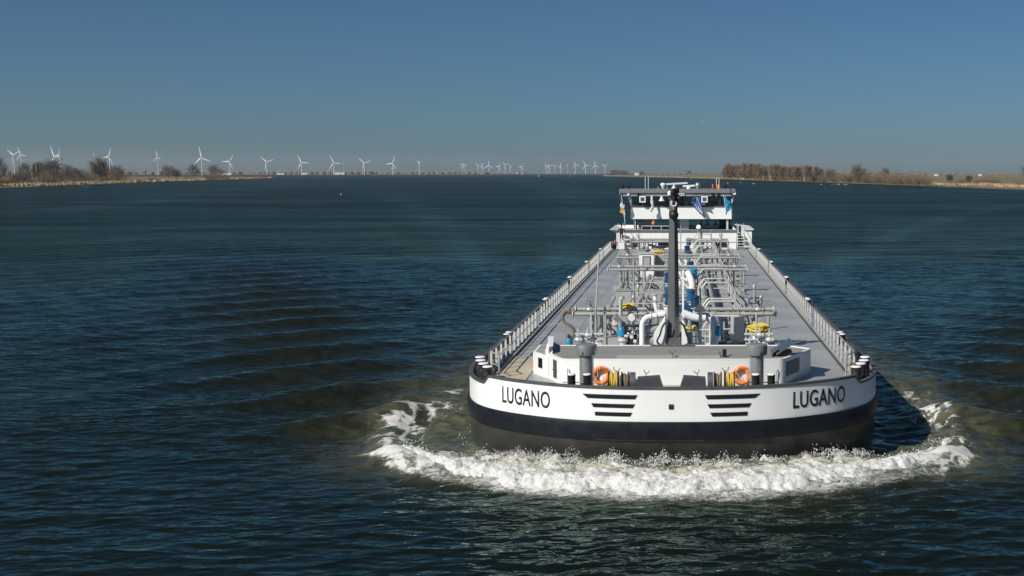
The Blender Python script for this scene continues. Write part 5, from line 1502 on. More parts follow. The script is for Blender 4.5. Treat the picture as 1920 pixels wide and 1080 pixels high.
# ------------------------------------------------------------------ land, trees, turbines
def at(px, py, z=0.0):
    """place on the ground seen at a pixel of the 1920 x 1080 photograph"""
    dep = (CAM.z - z) * FPX / (py - 324.0)
    return (CAM.x + (px - 1284.0) * dep / FPX, CAM.y + dep, dep)
def at_d(px, dep):
    return (CAM.x + (px - 1284.0) * dep / FPX, CAM.y + dep)

def land_material(name, near, mid_, far_):
    m = bpy.data.materials.new(name); m.use_nodes = True
    nt = m.node_tree; N = nt.nodes; L = nt.links; b = N['Principled BSDF']; b.inputs['Roughness'].default_value = .95
    g = N.new('ShaderNodeNewGeometry')
    n1 = N.new('ShaderNodeTexNoise'); n1.inputs['Scale'].default_value = .008; n1.inputs['Detail'].default_value = 8; n1.inputs['Roughness'].default_value = .65
    n2 = N.new('ShaderNodeTexNoise'); n2.inputs['Scale'].default_value = .09; n2.inputs['Detail'].default_value = 5
    L.new(g.outputs['Position'], n1.inputs['Vector']); L.new(g.outputs['Position'], n2.inputs['Vector'])
    cr = N.new('ShaderNodeValToRGB'); e = cr.color_ramp.elements
    e[0].position = .38; e[0].color = (*near, 1); e[1].position = .62; e[1].color = (*far_, 1); q = e.new(.5); q.color = (*mid_, 1)
    L.new(n1.outputs['Fac'], cr.inputs[0])
    mx = N.new('ShaderNodeMix'); mx.data_type = 'RGBA'; mx.blend_type = 'MULTIPLY'; mx.inputs['Factor'].default_value = .8
    rp = N.new('ShaderNodeMapRange'); rp.inputs[1].default_value = .3; rp.inputs[2].default_value = .7; rp.inputs[3].default_value = .6; rp.inputs[4].default_value = 1.2
    L.new(n2.outputs['Fac'], rp.inputs[0]); L.new(cr.outputs[0], mx.inputs['A']); L.new(rp.outputs[0], mx.inputs['B'])
    L.new(mx.outputs['Result'], b.inputs['Base Color'])
    MAT[name] = m
land_material('bank_soil', (.22, .165, .09), (.15, .115, .065), (.10, .095, .045))
land_material('field', (.13, .125, .06), (.20, .155, .085), (.085, .10, .04))
land_material('far_land', (.10, .09, .06), (.13, .105, .07), (.08, .085, .05))

def bank(name, label, shore, back, matn, top=1.3, seed=0):
    """strip of low land: shore edge rises from the water, back edge lies inland"""
    rg = random.Random(seed); mb = MB(); cols = []
    sh = spline([(x, y, 0) for x, y in shore], 14); bk = spline([(x, y, 0) for x, y in back], 14)
    n = len(sh); rows = (0, .004, .012, .05, .25, .6, 1.0); hs = (-.5, .35, .8, top, top, top * 1.1, top * 1.2)
    vv = []
    for i in range(n):
        w = Vector((rg.gauss(0, 3), rg.gauss(0, 5), 0))
        for t, hz in zip(rows, hs):
            p = sh[i] * (1 - t) + bk[i] * t + w * (1 - t)
            vv.append((p.x, p.y, hz * (1 + .25 * mnoise.noise((p.x * .02, p.y * .02, seed)))))
    m = len(rows)
    ff = [(i * m + j, (i + 1) * m + j, (i + 1) * m + j + 1, i * m + j + 1) for i in range(n - 1) for j in range(m - 1)]
    mb.add(vv, ff); o = mb.build(name, MAT[matn], None, ang=60)
    tag(o, label, kind='structure'); o['category'] = 'land'
    return [Vector(vv[i * m + 2]) for i in range(n)]

left_px = [(-420, 372), (-250, 363), (-120, 357), (0, 352), (60, 350), (120, 347.5), (190, 345), (250, 342.6), (320, 340), (380, 338), (440, 336), (480, 334.8), (507, 333.8)]
left_sh = [at(*p)[:2] for p in left_px]
left_bk = [(-1900, 900), (-1900, 1100), (-1850, 1300), (-1800, 1700), (-1750, 2000), (-1700, 2300), (-1600, 2600), (-1500, 2800), (-1400, 2950), (-1250, 3000), (-1120, 3000), (-1010, 2960), (at(507, 333.8)[0] - 5, at(507, 333.8)[1] + 60)]
LB = bank('left_bank', 'low brown left river bank with reeds and bare trees', left_sh, left_bk, 'bank_soil', 1.4, 1)
right_px = [(1128, 329.9), (1160, 330.6), (1200, 331.5), (1250, 332.8), (1300, 334.2), (1360, 336), (1420, 338.2), (1480, 340), (1550, 342.4), (1600, 344), (1650, 346), (1700, 348), (1750, 350), (1830, 352.8), (1920, 356), (2050, 361), (2250, 369)]
right_sh = [at(*p)[:2] for p in right_px]
right_bk = [(-240, 4500), (-150, 5200), (0, 6000), (150, 6400), (400, 6500), (700, 6500), (1000, 6500), (1300, 6500), (1600, 6500), (1800, 6500), (2000, 6300), (2200, 6100), (2400, 5800), (2600, 5400), (2700, 5000), (2700, 4000), (2700, 3000)]
RB = bank('right_bank', 'low right river bank with golden reeds and fields behind', right_sh, right_bk, 'field', 1.5, 2)
far_sh = [at_d(px, d) for px, d in ((-600, 6800), (-200, 6900), (200, 7000), (500, 7200), (700, 7300), (850, 7600), (915, 8200), (955, 9500), (1000, 11500), (1060, 12500), (1200, 12800), (1500, 12800), (2100, 12800))]
far_bk = [(p[0] * 1.25 - 200, 13900 + (i % 2) * 60) for i, p in enumerate(far_sh)]
bank('far_shore', 'thin far shore along the horizon', far_sh, far_bk, 'far_land', 2.5, 3)

# reeds: upright golden blades in clumps along the waterline
def reeds(name, label, line, n, hmin, hmax, depth, matn='reed', seed=3, wd=.35, gap=.35):
    rg = random.Random(seed); vv = []; ff = []
    for k in range(n):
        t = rg.random() * (len(line) - 1.001); i = int(t); f_ = t - i
        p = line[i] * (1 - f_) + line[i + 1] * f_
        dns = mnoise.noise((p.x * .025, p.y * .012, seed * 3.3))
        if dns < -gap + rg.random() * .3: continue
        q = abs(rg.gauss(0, depth)); x = p.x + rg.gauss(0, 2.0); y = p.y + q + 1.0
        h = rg.uniform(hmin, hmax) * (.8 + .5 * dns); a = rg.uniform(0, 3.14); w = rg.uniform(.5, 1.4) * wd
        lx, ly = rg.gauss(0, .2), rg.gauss(0, .2); c, s = math.cos(a) * w, math.sin(a) * w
        b0 = len(vv); z0 = .1
        vv += [(x - c, y - s, z0), (x + c, y + s, z0), (x + c * .7 + lx, y + s * .7 + ly, z0 + h * .8), (x + lx * 1.4, y + ly * 1.4, z0 + h), (x - c * .7 + lx, y - s * .7 + ly, z0 + h * .75)]
        ff.append((b0, b0 + 1, b0 + 2, b0 + 3, b0 + 4))
    me = bpy.data.meshes.new(name); me.from_pydata(vv, [], ff); me.materials.append(MAT[matn])
    tag(mesh_obj(name, me), label, 'reeds', kind='stuff')
reeds('reeds', 'golden reeds along the left bank', LB[30:], 9000, 1.4, 3.6, 9, seed=3, wd=.5)
reeds('reeds', 'golden reeds along the right bank', RB[:-10], 15000, 1.4, 3.4, 10, seed=5, wd=.5, gap=.55)

reeds('reeds', 'wide golden reed bed at the right end of the right bank', RB[160:-14], 9000, 1.0, 2.2, 34, seed=8, wd=.6, gap=.9)
# ---------------- bare winter trees: tapered trunk, limbs, and a cloud of fine twigs
def tree_meshes(h, w, kind, seed, bark, twig, n_twig=1500):
    rg = random.Random(seed)
    tr = MB(); base = h * (.16 if kind != 'bush' else .04)
    lean = Vector((rg.gauss(0, .03), rg.gauss(0, .03), 1))
    tr.tube([(0, 0, -.4), (0, 0, base), tuple(lean * h * .55), tuple(lean * h * .85)], [h * .022, h * .017, h * .010, h * .003], 6)
    tips = []
    nl = 22 if kind != 'poplar' else 30
    for k in range(nl):
        z0 = base + (h * .75 - base) * (k / nl) ** .9
        a = k * 2.4 + rg.uniform(-.4, .4)
        if kind == 'poplar': r_ = w * .5 * (1 - (z0 / h) * .45) * rg.uniform(.55, 1); up = rg.uniform(.16, .30) * h
        elif kind == 'bush': r_ = w * .5 * rg.uniform(.5, 1.0); up = rg.uniform(.2, .75) * h * (1 - k / nl * .3)
        else: r_ = w * .5 * math.sin(math.pi * min(1, .18 + .75 * (z0 / h))) * rg.uniform(.6, 1.05); up = rg.uniform(.12, .30) * h
        p0 = lean * z0 if kind != 'bush' else Vector((0, 0, .2)); p2 = Vector((math.cos(a) * r_, math.sin(a) * r_, min(h * .98, p0.z + up)))
        p1 = (p0 + p2) / 2 + Vector((math.cos(a), math.sin(a), -.3)) * r_ * .12
        tr.tube([p0, p1, p2], [h * .008, h * .005, h * .002], 4, caps=False)
        tips += [(p0 * .4 + p2 * .6, r_), (p2, r_), (p1, r_)]
    tips.append((lean * h * .88, w * .3)); tips.append((lean * h * .7, w * .35))
    cv_ = []; cf = []
    for k in range(n_twig):
        c, r_ = rg.choice(tips)
        s = w * (.085 if kind != 'poplar' else .10)
        p = c + Vector((rg.gauss(0, s), rg.gauss(0, s), rg.gauss(0, s * .9)))
        d = (p - Vector((0, 0, p.z * .45))).normalized() * .8 + Vector((rg.gauss(0, .5), rg.gauss(0, .5), abs(rg.gauss(.35, .4))))
        d = d.normalized() * h * rg.uniform(.04, .09); sd = d.cross(Vector((rg.gauss(0, 1), rg.gauss(0, 1), rg.gauss(0, 1)))).normalized() * h * rg.uniform(.0055, .0115)
        b0 = len(cv_); cv_ += [tuple(p - sd), tuple(p + sd), tuple(p + d)]; cf.append((b0, b0 + 1, b0 + 2))
        # a side twig
        e = d.normalized().cross(sd.normalized()) * h * .03 + d * .5
        b0 = len(cv_); cv_ += [tuple(p + d * .3), tuple(p + d * .42), tuple(p + d * .4 + e * rg.choice((-1, 1)) * .9)]; cf.append((b0, b0 + 1, b0 + 2))
    tm = tr.mesh('trunk', MAT[bark], 60)
    cm = bpy.data.meshes.new('crown'); cm.from_pydata(cv_, [], cf); cm.materials.append(MAT[twig])
    return tm, cm
TREES = {}
for kd, h, w, bk_, tw, nt_ in (('broad', 14, 12, 'bark', 'twig_grey', 1700), ('poplar', 22, 8, 'bark', 'twig_brown', 1900), ('birch', 20, 6, 'bark_birch', 'twig_brown', 900), ('bush', 5, 8, 'bark', 'twig_brown', 2600), ('olive', 5, 8, 'bark', 'twig_olive', 2600), ('ever', 8, 8, 'bark', 'evergreen', 2600)):
    TREES[kd] = [tree_meshes(h, w, {'birch': 'poplar', 'olive': 'bush', 'ever': 'broad'}.get(kd, kd), 10 * i + len(kd), bk_, tw, nt_) + (h,) for i in range(3)]
NAMES = {'broad': 'bare_tree', 'poplar': 'poplar_tree', 'birch': 'birch_tree', 'bush': 'bare_bush', 'olive': 'bare_bush', 'ever': 'evergreen_tree'}
rgt = random.Random(77)
def tree(kd, x, y, h, label, group, wide=1.0, z=1.0):
    tm, cm, h0 = rgt.choice(TREES[kd]); s = h / h0
    o = empty(NAMES[kd], (x, y, z), rgt.uniform(0, 6.28)); o.scale = (s * wide, s * wide, s)
    tag(o, label, 'bush' if kd in ('bush', 'olive') else 'tree', group)
    mesh_obj('trunk', tm, o); mesh_obj('crown', cm, o)
    return o
def tree_px(kd, px, base, top, label, group, wide=1.0, back=8):
    x, y, dep = at(px, base); dep += back
    x, y = at_d(px, dep)
    return tree(kd, x, y, (base - top + .5) * dep / FPX * 1.03, label, group, wide)
# left bank
GL = 'trees on the left bank'
left_trees = [('broad', -60, 353, 303, 'tall bare tree just beyond the left end of the left bank', 1.0), ('broad', 2, 349, 299, 'tall grey bare tree at the left edge of the picture', .8), ('broad', 52, 346, 309, 'bare tree behind the second turbine from the left', .9),
    ('poplar', 69, 346, 310, 'thin upright tree in the left wood, first of three', .5), ('poplar', 76, 346, 308, 'thin upright tree in the left wood, second of three', .5), ('poplar', 83, 345, 308, 'thin upright tree in the left wood, third of three', .5),
    ('broad', 95, 345, 307, 'broad bare tree left of the close pair of turbines', 1.0), ('broad', 104, 345, 303, 'tall broad bare tree in front of the close pair of turbines', 1.0), ('broad', 130, 344, 312, 'round bare tree right of the close pair of turbines', 1.1),
    ('broad', 152, 344, 318, 'low round bare tree left of the tall bushy tree', 1.2), ('broad', 190, 342.5, 300, 'tall dense bushy tree standing alone on the left bank', .95), ('broad', 194, 342.5, 303, 'second trunk leaning behind the tall dense bushy tree', .9), ('broad', 224, 341.5, 313, 'grey bare tree right of the tall bushy tree', 1.1),
    ('broad', 320, 338.5, 311.5, 'wide bare tree between two turbines on the left bank', 1.1), ('broad', 367, 337.3, 310.5, 'bare tree left of the tallest turbine', 1.0), ('broad', 404, 336.6, 311.5, 'bare tree right of the tallest turbine', .9), ('broad', 335, 338.4, 318, 'small bare tree right of the wide bare tree', 1.0), ('broad', 416, 336.4, 318, 'small bare tree near the end of the left bank', 1.0)]
for kd, px, b_, t_, lb, wd_ in left_trees: tree_px(kd, px, b_, t_, lb, GL, wd_)
for i in range(26):
    px = -20 + i * 9.8 + rgt.uniform(-4, 4); sh_y = 351 - px * .041
    tree_px(rgt.choice(('bush', 'olive', 'bush', 'broad')), px, sh_y - rgt.uniform(1.0, 5), sh_y - rgt.uniform(16, 27), 'brown bare bush in the thick scrub of the left wood', 'scrub of the left wood', rgt.uniform(.8, 1.3))
for i, (px, b_, t_) in enumerate(((396, 337.6, 325), (405, 337.4, 324), (416, 337, 325), (427, 336.6, 327), (488, 334.6, 325), (497, 334.4, 326), (470, 335, 328), (290, 340.5, 331), (357, 338.5, 330))):
    tree_px('bush', px, b_, t_, ORD[i] + ' low reddish bush from the left along the point of the left bank' if i < 9 else '', 'bushes on the left point', 1.2)
# right bank: tall grove, scrub and single bushes
GR = 'tall grove on the right bank'
for i in range(46):
    px = 1358 + (i * 4.0) + rgt.uniform(-3, 3); dep0 = at(px, 336 + (px - 1360) * .034)[2]
    edge = min(1, (px - 1350) / 18, (1546 - px) / 22)
    h = (30 - rgt.uniform(0, 5)) * (.72 + .28 * edge) * (dep0 / FPX)
    if 1518 < px < 1528: h *= .8
    kd = 'birch' if 1428 < px < 1518 and rgt.random() < .62 else 'poplar'
    dd = rgt.uniform(10, 120); x, y = at_d(px, dep0 + dd)
    tree(kd, x, y, h, 'pale-stemmed birch in the tall grove on the right bank' if kd == 'birch' else 'brown poplar in the tall grove on the right bank', GR, 1.45 if kd == 'poplar' else 1.1)
for i in range(30):
    px = 1360 + i * 6.4 + rgt.uniform(-3, 3); b_ = 335.5 + (px - 1360) * .034
    tree_px(rgt.choice(('bush', 'olive')), px, b_, b_ - rgt.uniform(8, 15), 'brown bare bush in the undergrowth of the tall grove', 'undergrowth of the tall grove', 1.1, rgt.uniform(2, 30))
for i in range(34):
    px = 1545 + i * 5.6 + rgt.uniform(-3, 3); b_ = 341.6 + (px - 1545) * .035
    tree_px(rgt.choice(('bush', 'olive', 'bush')), px, b_, b_ - rgt.uniform(11, 23), 'brown bare bush in the scrub right of the tall grove', 'scrub right of the tall grove', rgt.uniform(.8, 1.2), rgt.uniform(4, 60))
for kd, px, b_, t_, lb, wd_ in (('broad', 1604, 344, 311, 'tallest bare tree in the scrub right of the tall grove', .8), ('broad', 1614, 344, 318, 'bare tree leaning beside the tallest tree of the scrub', 1.0), ('broad', 1658, 340, 317, 'small round bare tree on the field behind the scrub', 1.0), ('broad', 1555, 342, 318, 'grey bare tree just right of the tall grove', 1.1),
    ('bush', 1675, 347, 328, 'dark brown bush, left one of the big clump on the right bank', .9), ('bush', 1690, 347.5, 326, 'dark brown bush, second of the big clump on the right bank', .9), ('bush', 1706, 348, 325, 'reddish bush, third of the big clump on the right bank', .9), ('olive', 1722, 348.5, 324, 'pale brown bush, right one of the big clump on the right bank', .9), ('bush', 1736, 349, 331, 'low dark bush at the water beside the big clump', .9),
    ('ever', 1779, 345, 330, 'small dark green tree alone on the golden right bank', .9), ('bush', 1801, 346, 331, 'pale bush left of the green shrub on the right bank', .8), ('ever', 1815, 346.5, 332, 'dark green shrub on the golden right bank', .9), ('bush', 1829, 347, 333, 'thin brown bush right of the green shrub', .9), ('bush', 1850, 347, 331, 'brown scrubby bush on the dike at the right', 1.2), ('olive', 1862, 346, 330, 'olive scrubby bush on the dike at the right', 1.2), ('bush', 1908, 351, 341, 'small bush on the golden bank near the right edge', .8),
    ('broad', 1922, 337, 314, 'grey bare tree cut by the right edge of the picture', 1.2)):
    tree_px(kd, px, b_, t_, lb, 'trees and bushes on the right bank', wd_)
for kd, px, b_, t_, lb in (('broad', 1150, 330.3, 319.5, 'round bare tree at the left tip of the right bank'), ('broad', 1158, 330.4, 319, 'second bare tree at the left tip of the right bank'), ('broad', 1167, 330.6, 320, 'third bare tree at the left tip of the right bank'), ('broad', 1174, 330.8, 321, 'last bare tree of the clump at the tip of the right bank'), ('broad', 1203, 330.6, 321.5, 'bare tree beside the white barn'), ('broad', 1292, 329, 320.5, 'lone bare tree far off on the field behind the ship')):
    tree_px(kd, px, b_, t_, lb, 'far trees on the right bank', 1.25)
# distant woods along the horizon read as one mass
def far_wood(name, label, spans, seed, matn):
    rg = random.Random(seed); vv = []; ff = []
    for px0, px1, dep, h0, h1, n in spans:
        for k in range(n):
            px = rg.uniform(px0, px1); d = dep + rg.uniform(0, dep * .05); x, y = at_d(px, d)
            nz_ = mnoise.noise((px * .035, seed, 0)) * .5 + .5
            h = (h0 + (h1 - h0) * nz_) * rg.uniform(.86, 1.03); w = h * rg.uniform(.9, 2.0)
            b0 = len(vv); m_ = 7
            ring_ = [(x + w * .5 * math.cos(2 * math.pi * q / m_), y + w * .5 * math.sin(2 * math.pi * q / m_)) for q in range(m_)]
            vv += [(a, b, 0) for a, b in ring_] + [(x + (a - x) * rg.uniform(.8, 1.1), y + (b - y) * 1.0, h * rg.uniform(.55, .75)) for a, b in ring_] + [(x + rg.gauss(0, w * .08), y, h)]
            ff += [(b0 + q, b0 + (q + 1) % m_, b0 + m_ + (q + 1) % m_, b0 + m_ + q) for q in range(m_)] + [(b0 + m_ + q, b0 + m_ + (q + 1) % m_, b0 + 2 * m_) for q in range(m_)]
    me = bpy.data.meshes.new(name); me.from_pydata(vv, [], ff); me.materials.append(MAT[matn])
    tag(mesh_obj(name, me), label, 'woods', kind='stuff')
far_wood('far_woods', 'hazy far woods along the horizon left of the ship', [(-60, 330, 6300, 18, 28, 700), (300, 700, 7500, 20, 28, 700), (640, 915, 7900, 17, 28, 480), (700, 800, 8000, 6, 14, 60), (935, 985, 9700, 12, 20, 60), (985, 1140, 12900, 5, 16, 140)], 5, 'twig_grey')
far_wood('far_woods', 'hazy far woods along the horizon right of the ship', [(1200, 1400, 6000, 4, 14, 160), (1540, 1660, 5200, 10, 24, 150), (1650, 1940, 6200, 6, 18, 260)], 9, 'twig_grey')

# ---------------- wind turbines
def blade_mesh(L):
    mb = MB(); n = 9; vv = []
    for i in range(n + 1):
        t = i / n; c = L * (.034 if t < .06 else (.070 * (1 - (t - .2) * .95) if t > .2 else .034 + (.070 - .034) * (t - .06) / .14)); c = max(c, L * .010)
        th = c * (.9 if t < .05 else .28)
        z = L * t; tw = (1 - t) * .35
        for dx, dy in ((-.3, 0), (0, .5), (.7, 0), (0, -.5)):
            x, y = dx * c, dy * th
            vv.append((x * math.cos(tw) - y * math.sin(tw), x * math.sin(tw) + y * math.cos(tw), z))
    ff = [(i * 4 + k, i * 4 + (k + 1) % 4, (i + 1) * 4 + (k + 1) % 4, (i + 1) * 4 + k) for i in range(n) for k in range(4)] + [(0, 1, 2, 3), tuple(n * 4 + k for k in (3, 2, 1, 0))]
    return mb.add(vv, ff).mesh('blade', MAT['turbine_white'], 50)
_bl = blade_mesh(1.0)
_tw = MB(); _tw.lathe([(.030, 0), (.026, .3), (.017, 1.0)], n=14); _twm = _tw.mesh('tower', MAT['turbine_white'])
_nc = MB(); _nc.tube([(0, -.055, 0), (0, -.04, 0), (0, .12, 0), (0, .15, 0)], [.02, .034, .038, .022], 8); _ncm = _nc.mesh('nacelle', MAT['turbine_white'])
_hb = MB(); _hb.lathe([(.001, -.075), (.018, -.065), (.030, -.035), (.030, 0)], n=10, axis='Y'); _hbm = _hb.mesh('hub', MAT['turbine_white'])
def turbine(px, hub_y, rpx, a0, yaw, dep, label, group, fat=1.0):
    x, y = at_d(px, dep); hz = CAM.z + (324 - hub_y) * dep / FPX; L = rpx * dep / FPX
    o = empty('wind_turbine', (x, y, 0), R(-yaw)); tag(o, label, 'wind turbine', group)
    tw = mesh_obj('tower', _twm, o); tw.scale = (L * fat, L * fat, hz)
    q = mesh_obj('nacelle', _ncm, o, (0, 0, hz)); q.scale = (L,) * 3
    q = mesh_obj('hub', _hbm, o, (0, -.055 * L, hz)); q.scale = (L,) * 3
    for k in range(3):
        b_ = mesh_obj('blade', _bl, o, (0, -.085 * L, hz), (0, R(a0 + 120 * k), 0)); b_.scale = (L * fat, L * fat, L)
LT = [(33, 291, 17, -56, 20, 5200), (46, 290, 14, -20, 15, 5600), (109, 293, 22, -29, 35, 5000), (118, 291, 15, 30, 45, 5400), (183, 292, 15, 12, 68, 5600), (211, 294, 18, 22, 30, 5200), (301, 295, 13, -10, 30, 5900), (383, 296, 20.5, -10, 10, 5600), (435, 303.5, 15.5, 33, 10, 6300), (504, 304, 15.5, -48, 10, 6500),
      (569, 305, 15.5, -28, 15, 6600), (629, 305.5, 15.5, -25, 10, 6700), (686, 306, 14.5, -48, 10, 6800), (739, 306.5, 14, 22, 15, 6900), (789, 307, 11, -53, 55, 7000)]
for i, t in enumerate(LT):
    turbine(*t, 'large white wind turbine on the left shore, ' + ORD[i] + ' from the left', 'large turbines along the left shore', 1.35)
turbine(739.5, 315, 5, 0, 0, 12000, 'tiny white wind turbine showing behind the fourteenth large one', 'large turbines along the left shore', 1.8)
FA = [(868.5, 310, 6.5, -55, 0), (872.5, 310.5, 7, -40, 0), (898, 310, 7.5, -50, 0), (906, 312.5, 7, 20, 30), (918.5, 310.5, 10, 0, 0), (937.5, 312.5, 7.5, 35, 20), (949, 309, 8, -50, 0), (958.5, 312.5, 6, -25, 40), (980, 313, 7, 38, 15)]
for i, t in enumerate(FA):
    turbine(*t, 11800, 'small faint wind turbine in the left far cluster, ' + ORD[i] + ' from its left', 'left far cluster of turbines', 1.7)
FB = [(1025.5, 312.5, 6.5, -30, 30), (1029, 312, 6, 15, 20), (1032, 311.5, 6.5, -50, 0), (1041.5, 311.5, 7, -55, 0), (1052.5, 312, 8.5, 15, 45), (1065, 310.5, 5, 50, 60), (1080, 309.5, 8, -25, 20), (1099, 310, 10, -30, 10), (1117, 310.5, 9, -10, 25), (1135, 311.5, 7.5, -60, 0)]
for i, t in enumerate(FB):
    turbine(*t, 12000, 'small faint wind turbine in the right far cluster, ' + ORD[i] + ' from its left', 'right far cluster of turbines', 1.7)

# ---------------- far buildings, boats, buoys and birds
def barn(px, base, w, d, h, roof, label, wall='boat_white', dep=None):
    dep = dep or at(px, base)[2]; x, y = at_d(px, dep)
    o = empty('farm_building', (x, y, 1.0)); tag(o, label, 'building', 'far buildings')
    m = MB(); m.box((0, 0, h * .3), (w, d, h * .6)); m.build('wall', MAT[wall], o)
    m = MB(); m.add([(-w * .53, -d * .55, h * .58), (w * .53, -d * .55, h * .58), (w * .53, 0, h), (-w * .53, 0, h), (-w * .53, d * .55, h * .58), (w * .53, d * .55, h * .58)], [(0, 1, 2, 3), (3, 2, 5, 4), (0, 3, 4), (1, 5, 2), (0, 4, 5, 1)]); m.build('roof', MAT[roof], o)
    m = MB(); m.box((w * .1, -d * .5 - .03, h * .2), (w * .14, .1, h * .38)); m.build('door', MAT['dark_grey'], o)
barn(1194, 329.6, 14, 12, 9, 'barn_roof', 'white barn far off behind the trees at the tip of the right bank')
barn(1753, 331, 10, 9, 6, 'barn_roof', 'small white house far off on the right-hand fields'); barn(1835, 331, 8, 7, 6, 'barn_roof', 'tiny white house far off towards the right edge')
barn(1690, 331, 22, 12, 7, 'flag_blue', 'blue-roofed shed far off behind the scrub', 'deck_light')
barn(641, 326.5, 52, 30, 12, 'barn_roof', 'long pale shed on the far shore beside the antenna mast', dep=6900); barn(575, 326.5, 30, 20, 9, 'barn_roof', 'pale shed on the far shore right of the eleventh turbine', dep=6950); barn(530, 326.5, 40, 20, 8, 'barn_roof', 'low pale sheds on the far shore left of the eleventh turbine', dep=6900); barn(425, 326.3, 70, 20, 8, 'barn_roof', 'long pale glasshouse on the shore behind the left point', dep=5900)
x, y = at_d(647.5, 6900)
an = empty('antenna_mast', (x, y, 0)); tag(an, 'slender antenna mast beside the long pale shed', 'mast')
m = MB(); m.tube([(0, 0, 0), (0, 0, 75)], [1.0, .5], 6); m.build('lattice', MAT['pipe_pale'], an)
m = MB(); m.tube([(0, 0, 75), (0, 0, 84)], .3, 5); m.build('aerial', MAT['pipe_pale'], an)
def boat(px, py, L, label, hullm='boat_white', dep=None, rz=0):
    dep = dep or at(px, py)[2]; x, y = at_d(px, dep)
    o = empty('motor_boat', (x, y, 0), R(rz)); tag(o, label, 'boat', 'boats far up the river')
    pl = [(-.5, -.16), (.2, -.18), (.42, -.10), (.5, 0), (.42, .10), (.2, .18), (-.5, .16)]
    m = MB(); m.prism([(a * L * .94, b * L * .85) for a, b in pl], -.3, L * .13, [(a * L, b * L) for a, b in pl]); m.build('boat_hull', MAT[hullm], o)
    m = MB(); m.prism([(a * L * .5 - L * .05, b * L * .75) for a, b in pl], L * .12, L * .30, [(a * L * .40 - L * .07, b * L * .65) for a, b in pl]); m.build('cabin', MAT['boat_white'], o)
    m = MB(); m.box((L * .02, 0, L * .23), (L * .38, L * .265, L * .05)); m.build('cabin_window', MAT['dark_grey'], o)
boat(1012, 330.8, 9, 'small white motor boat on the open water left of the ship', rz=60)
boat(981, 326.4, 20, 'tiny white boat below the left far turbine cluster', dep=8600, rz=5)
boat(972, 326.0, 45, 'low reddish barge below the left far turbine cluster', 'rust', dep=9200, rz=3)
def buoy(px, py, h, matn, label):
    x, y, dep = at(px, py); o = empty('buoy', (x, y, 0)); tag(o, label, 'buoy', 'river buoys')
    m = MB(); m.lathe([(h * .28, -.4), (h * .34, .1), (h * .30, h * .25), (h * .10, h * .35), (h * .08, h * .7)], n=12); m.build('float', MAT[matn], o)
    m = MB(); m.lathe([(h * .16, h * .68), (h * .16, h * .98), (h * .02, h * 1.0)], n=12); m.build('topmark', MAT[matn], o)
buoy(1070, 331.2, 4.0, 'cloth_pink', 'red buoy on the open water left of the ship'); buoy(1364.5, 344.5, 2.0, 'cloth_orange', 'small red buoy behind the wheelhouse on the right'); buoy(1078, 327.2, 6, 'boat_white', 'white buoy far off under the right turbine cluster'); buoy(665, 329.5, 2.2, 'boat_white', 'tiny white buoy off the far left shore'); buoy(641, 365, .8, 'boat_white', 'tiny white float on the water left of centre')
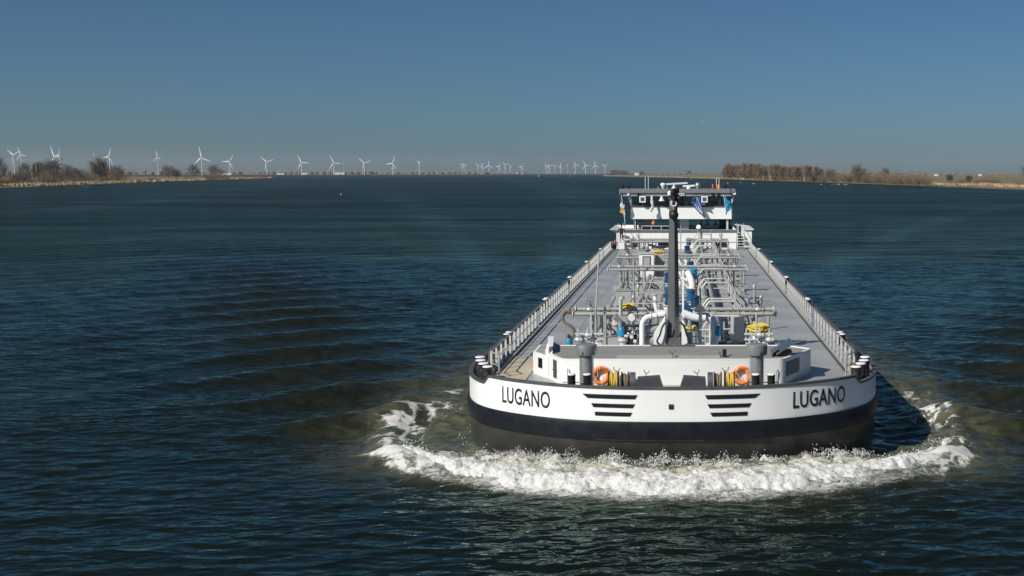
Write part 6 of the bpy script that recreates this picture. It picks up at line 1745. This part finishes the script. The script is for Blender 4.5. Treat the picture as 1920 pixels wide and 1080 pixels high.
def bird(px, py, L, label, group, fly=None):
    if fly: x, y = at_d(px, fly); z = CAM.z + (324 - py) * fly / FPX
    else: x, y, d_ = at(px, py); z = -.05
    o = empty('bird', (x, y, z), R(rgt.uniform(0, 360))); tag(o, label, 'bird', group)
    m = MB(); m.tube([(-.5 * L, 0, .20 * L), (-.25 * L, 0, .18 * L), (.1 * L, 0, .2 * L), (.35 * L, 0, .22 * L)], [.02 * L, .16 * L, .19 * L, .06 * L], 8); m.build('body', MAT['bird_white'], o)
    m = MB(); m.tube(spline([(.3 * L, 0, .22 * L), (.42 * L, 0, .36 * L), (.40 * L, 0, .52 * L), (.50 * L, 0, .58 * L)], 4), [.06 * L, .05 * L, .045 * L, .04 * L, .04 * L, .04 * L, .04 * L, .04 * L, .04 * L, .05 * L, .06 * L, .05 * L, .03 * L], 6); m.build('neck', MAT['bird_white'], o)
    if fly:
        for s in (-1, 1):
            m = MB(); m.add([(-.15 * L, s * .1 * L, .25 * L), (.2 * L, s * .1 * L, .25 * L), (.12 * L, s * .7 * L, .45 * L), (-.1 * L, s * 1.2 * L, .35 * L), (-.18 * L, s * .7 * L, .43 * L)], [(0, 1, 2, 4), (4, 2, 3)]); w_ = m.build('wing', MAT['bird_white'], o)
            w_.modifiers.new('thickness', 'SOLIDIFY').thickness = .03 * L
for px, py in ((1539, 346.2), (1559, 346.6), (1564, 346), (1570, 345.6), (1572, 346), (1582, 345.8), (1584, 346), (1587, 346)):
    bird(px, py, 1.25, 'white water bird swimming off the scrub of the right bank', 'birds off the right bank')
for px, py in ((1294, 336.5), (1298, 336.4), (1388, 342.6), (1411, 344.6), (1414, 344.4)):
    bird(px, py, 1.25, 'white water bird swimming beyond the wheelhouse', 'birds beyond the wheelhouse')
for px, py, w_ in ((159, 349.6, 'leftmost'), (165, 349.4, 'middle one'), (169, 349.2, 'rightmost')):
    bird(px, py, 1.0, 'white water bird swimming off the left bank, ' + w_ + ' of three', 'birds off the left bank')
bird(1317, 230, .45, 'single white gull flying high above the ship', 'gulls', 300); bird(1781, 237, .4, 'single white gull flying high at the right', 'gulls', 320)

# ------------------------------------------------------------------ haze over the river
def haze():
    mb = MB(); mb.box((-1500, 7200, 85), (17400, 14800 - 40, 174)); 
    m = bpy.data.materials.new('haze'); m.use_nodes = True; nt = m.node_tree; nt.nodes.clear()
    o = nt.nodes.new('ShaderNodeOutputMaterial'); v_ = nt.nodes.new('ShaderNodeVolumePrincipled')
    v_.inputs['Color'].default_value = (.88, .92, 1.0, 1); v_.inputs['Density'].default_value = HAZE; v_.inputs['Anisotropy'].default_value = .2
    nt.links.new(v_.outputs[0], o.inputs['Volume'])
    h = mb.build('haze', m); tag(h, 'thin blue haze over the river', kind='stuff')
HAZE = 3.0e-5
haze()
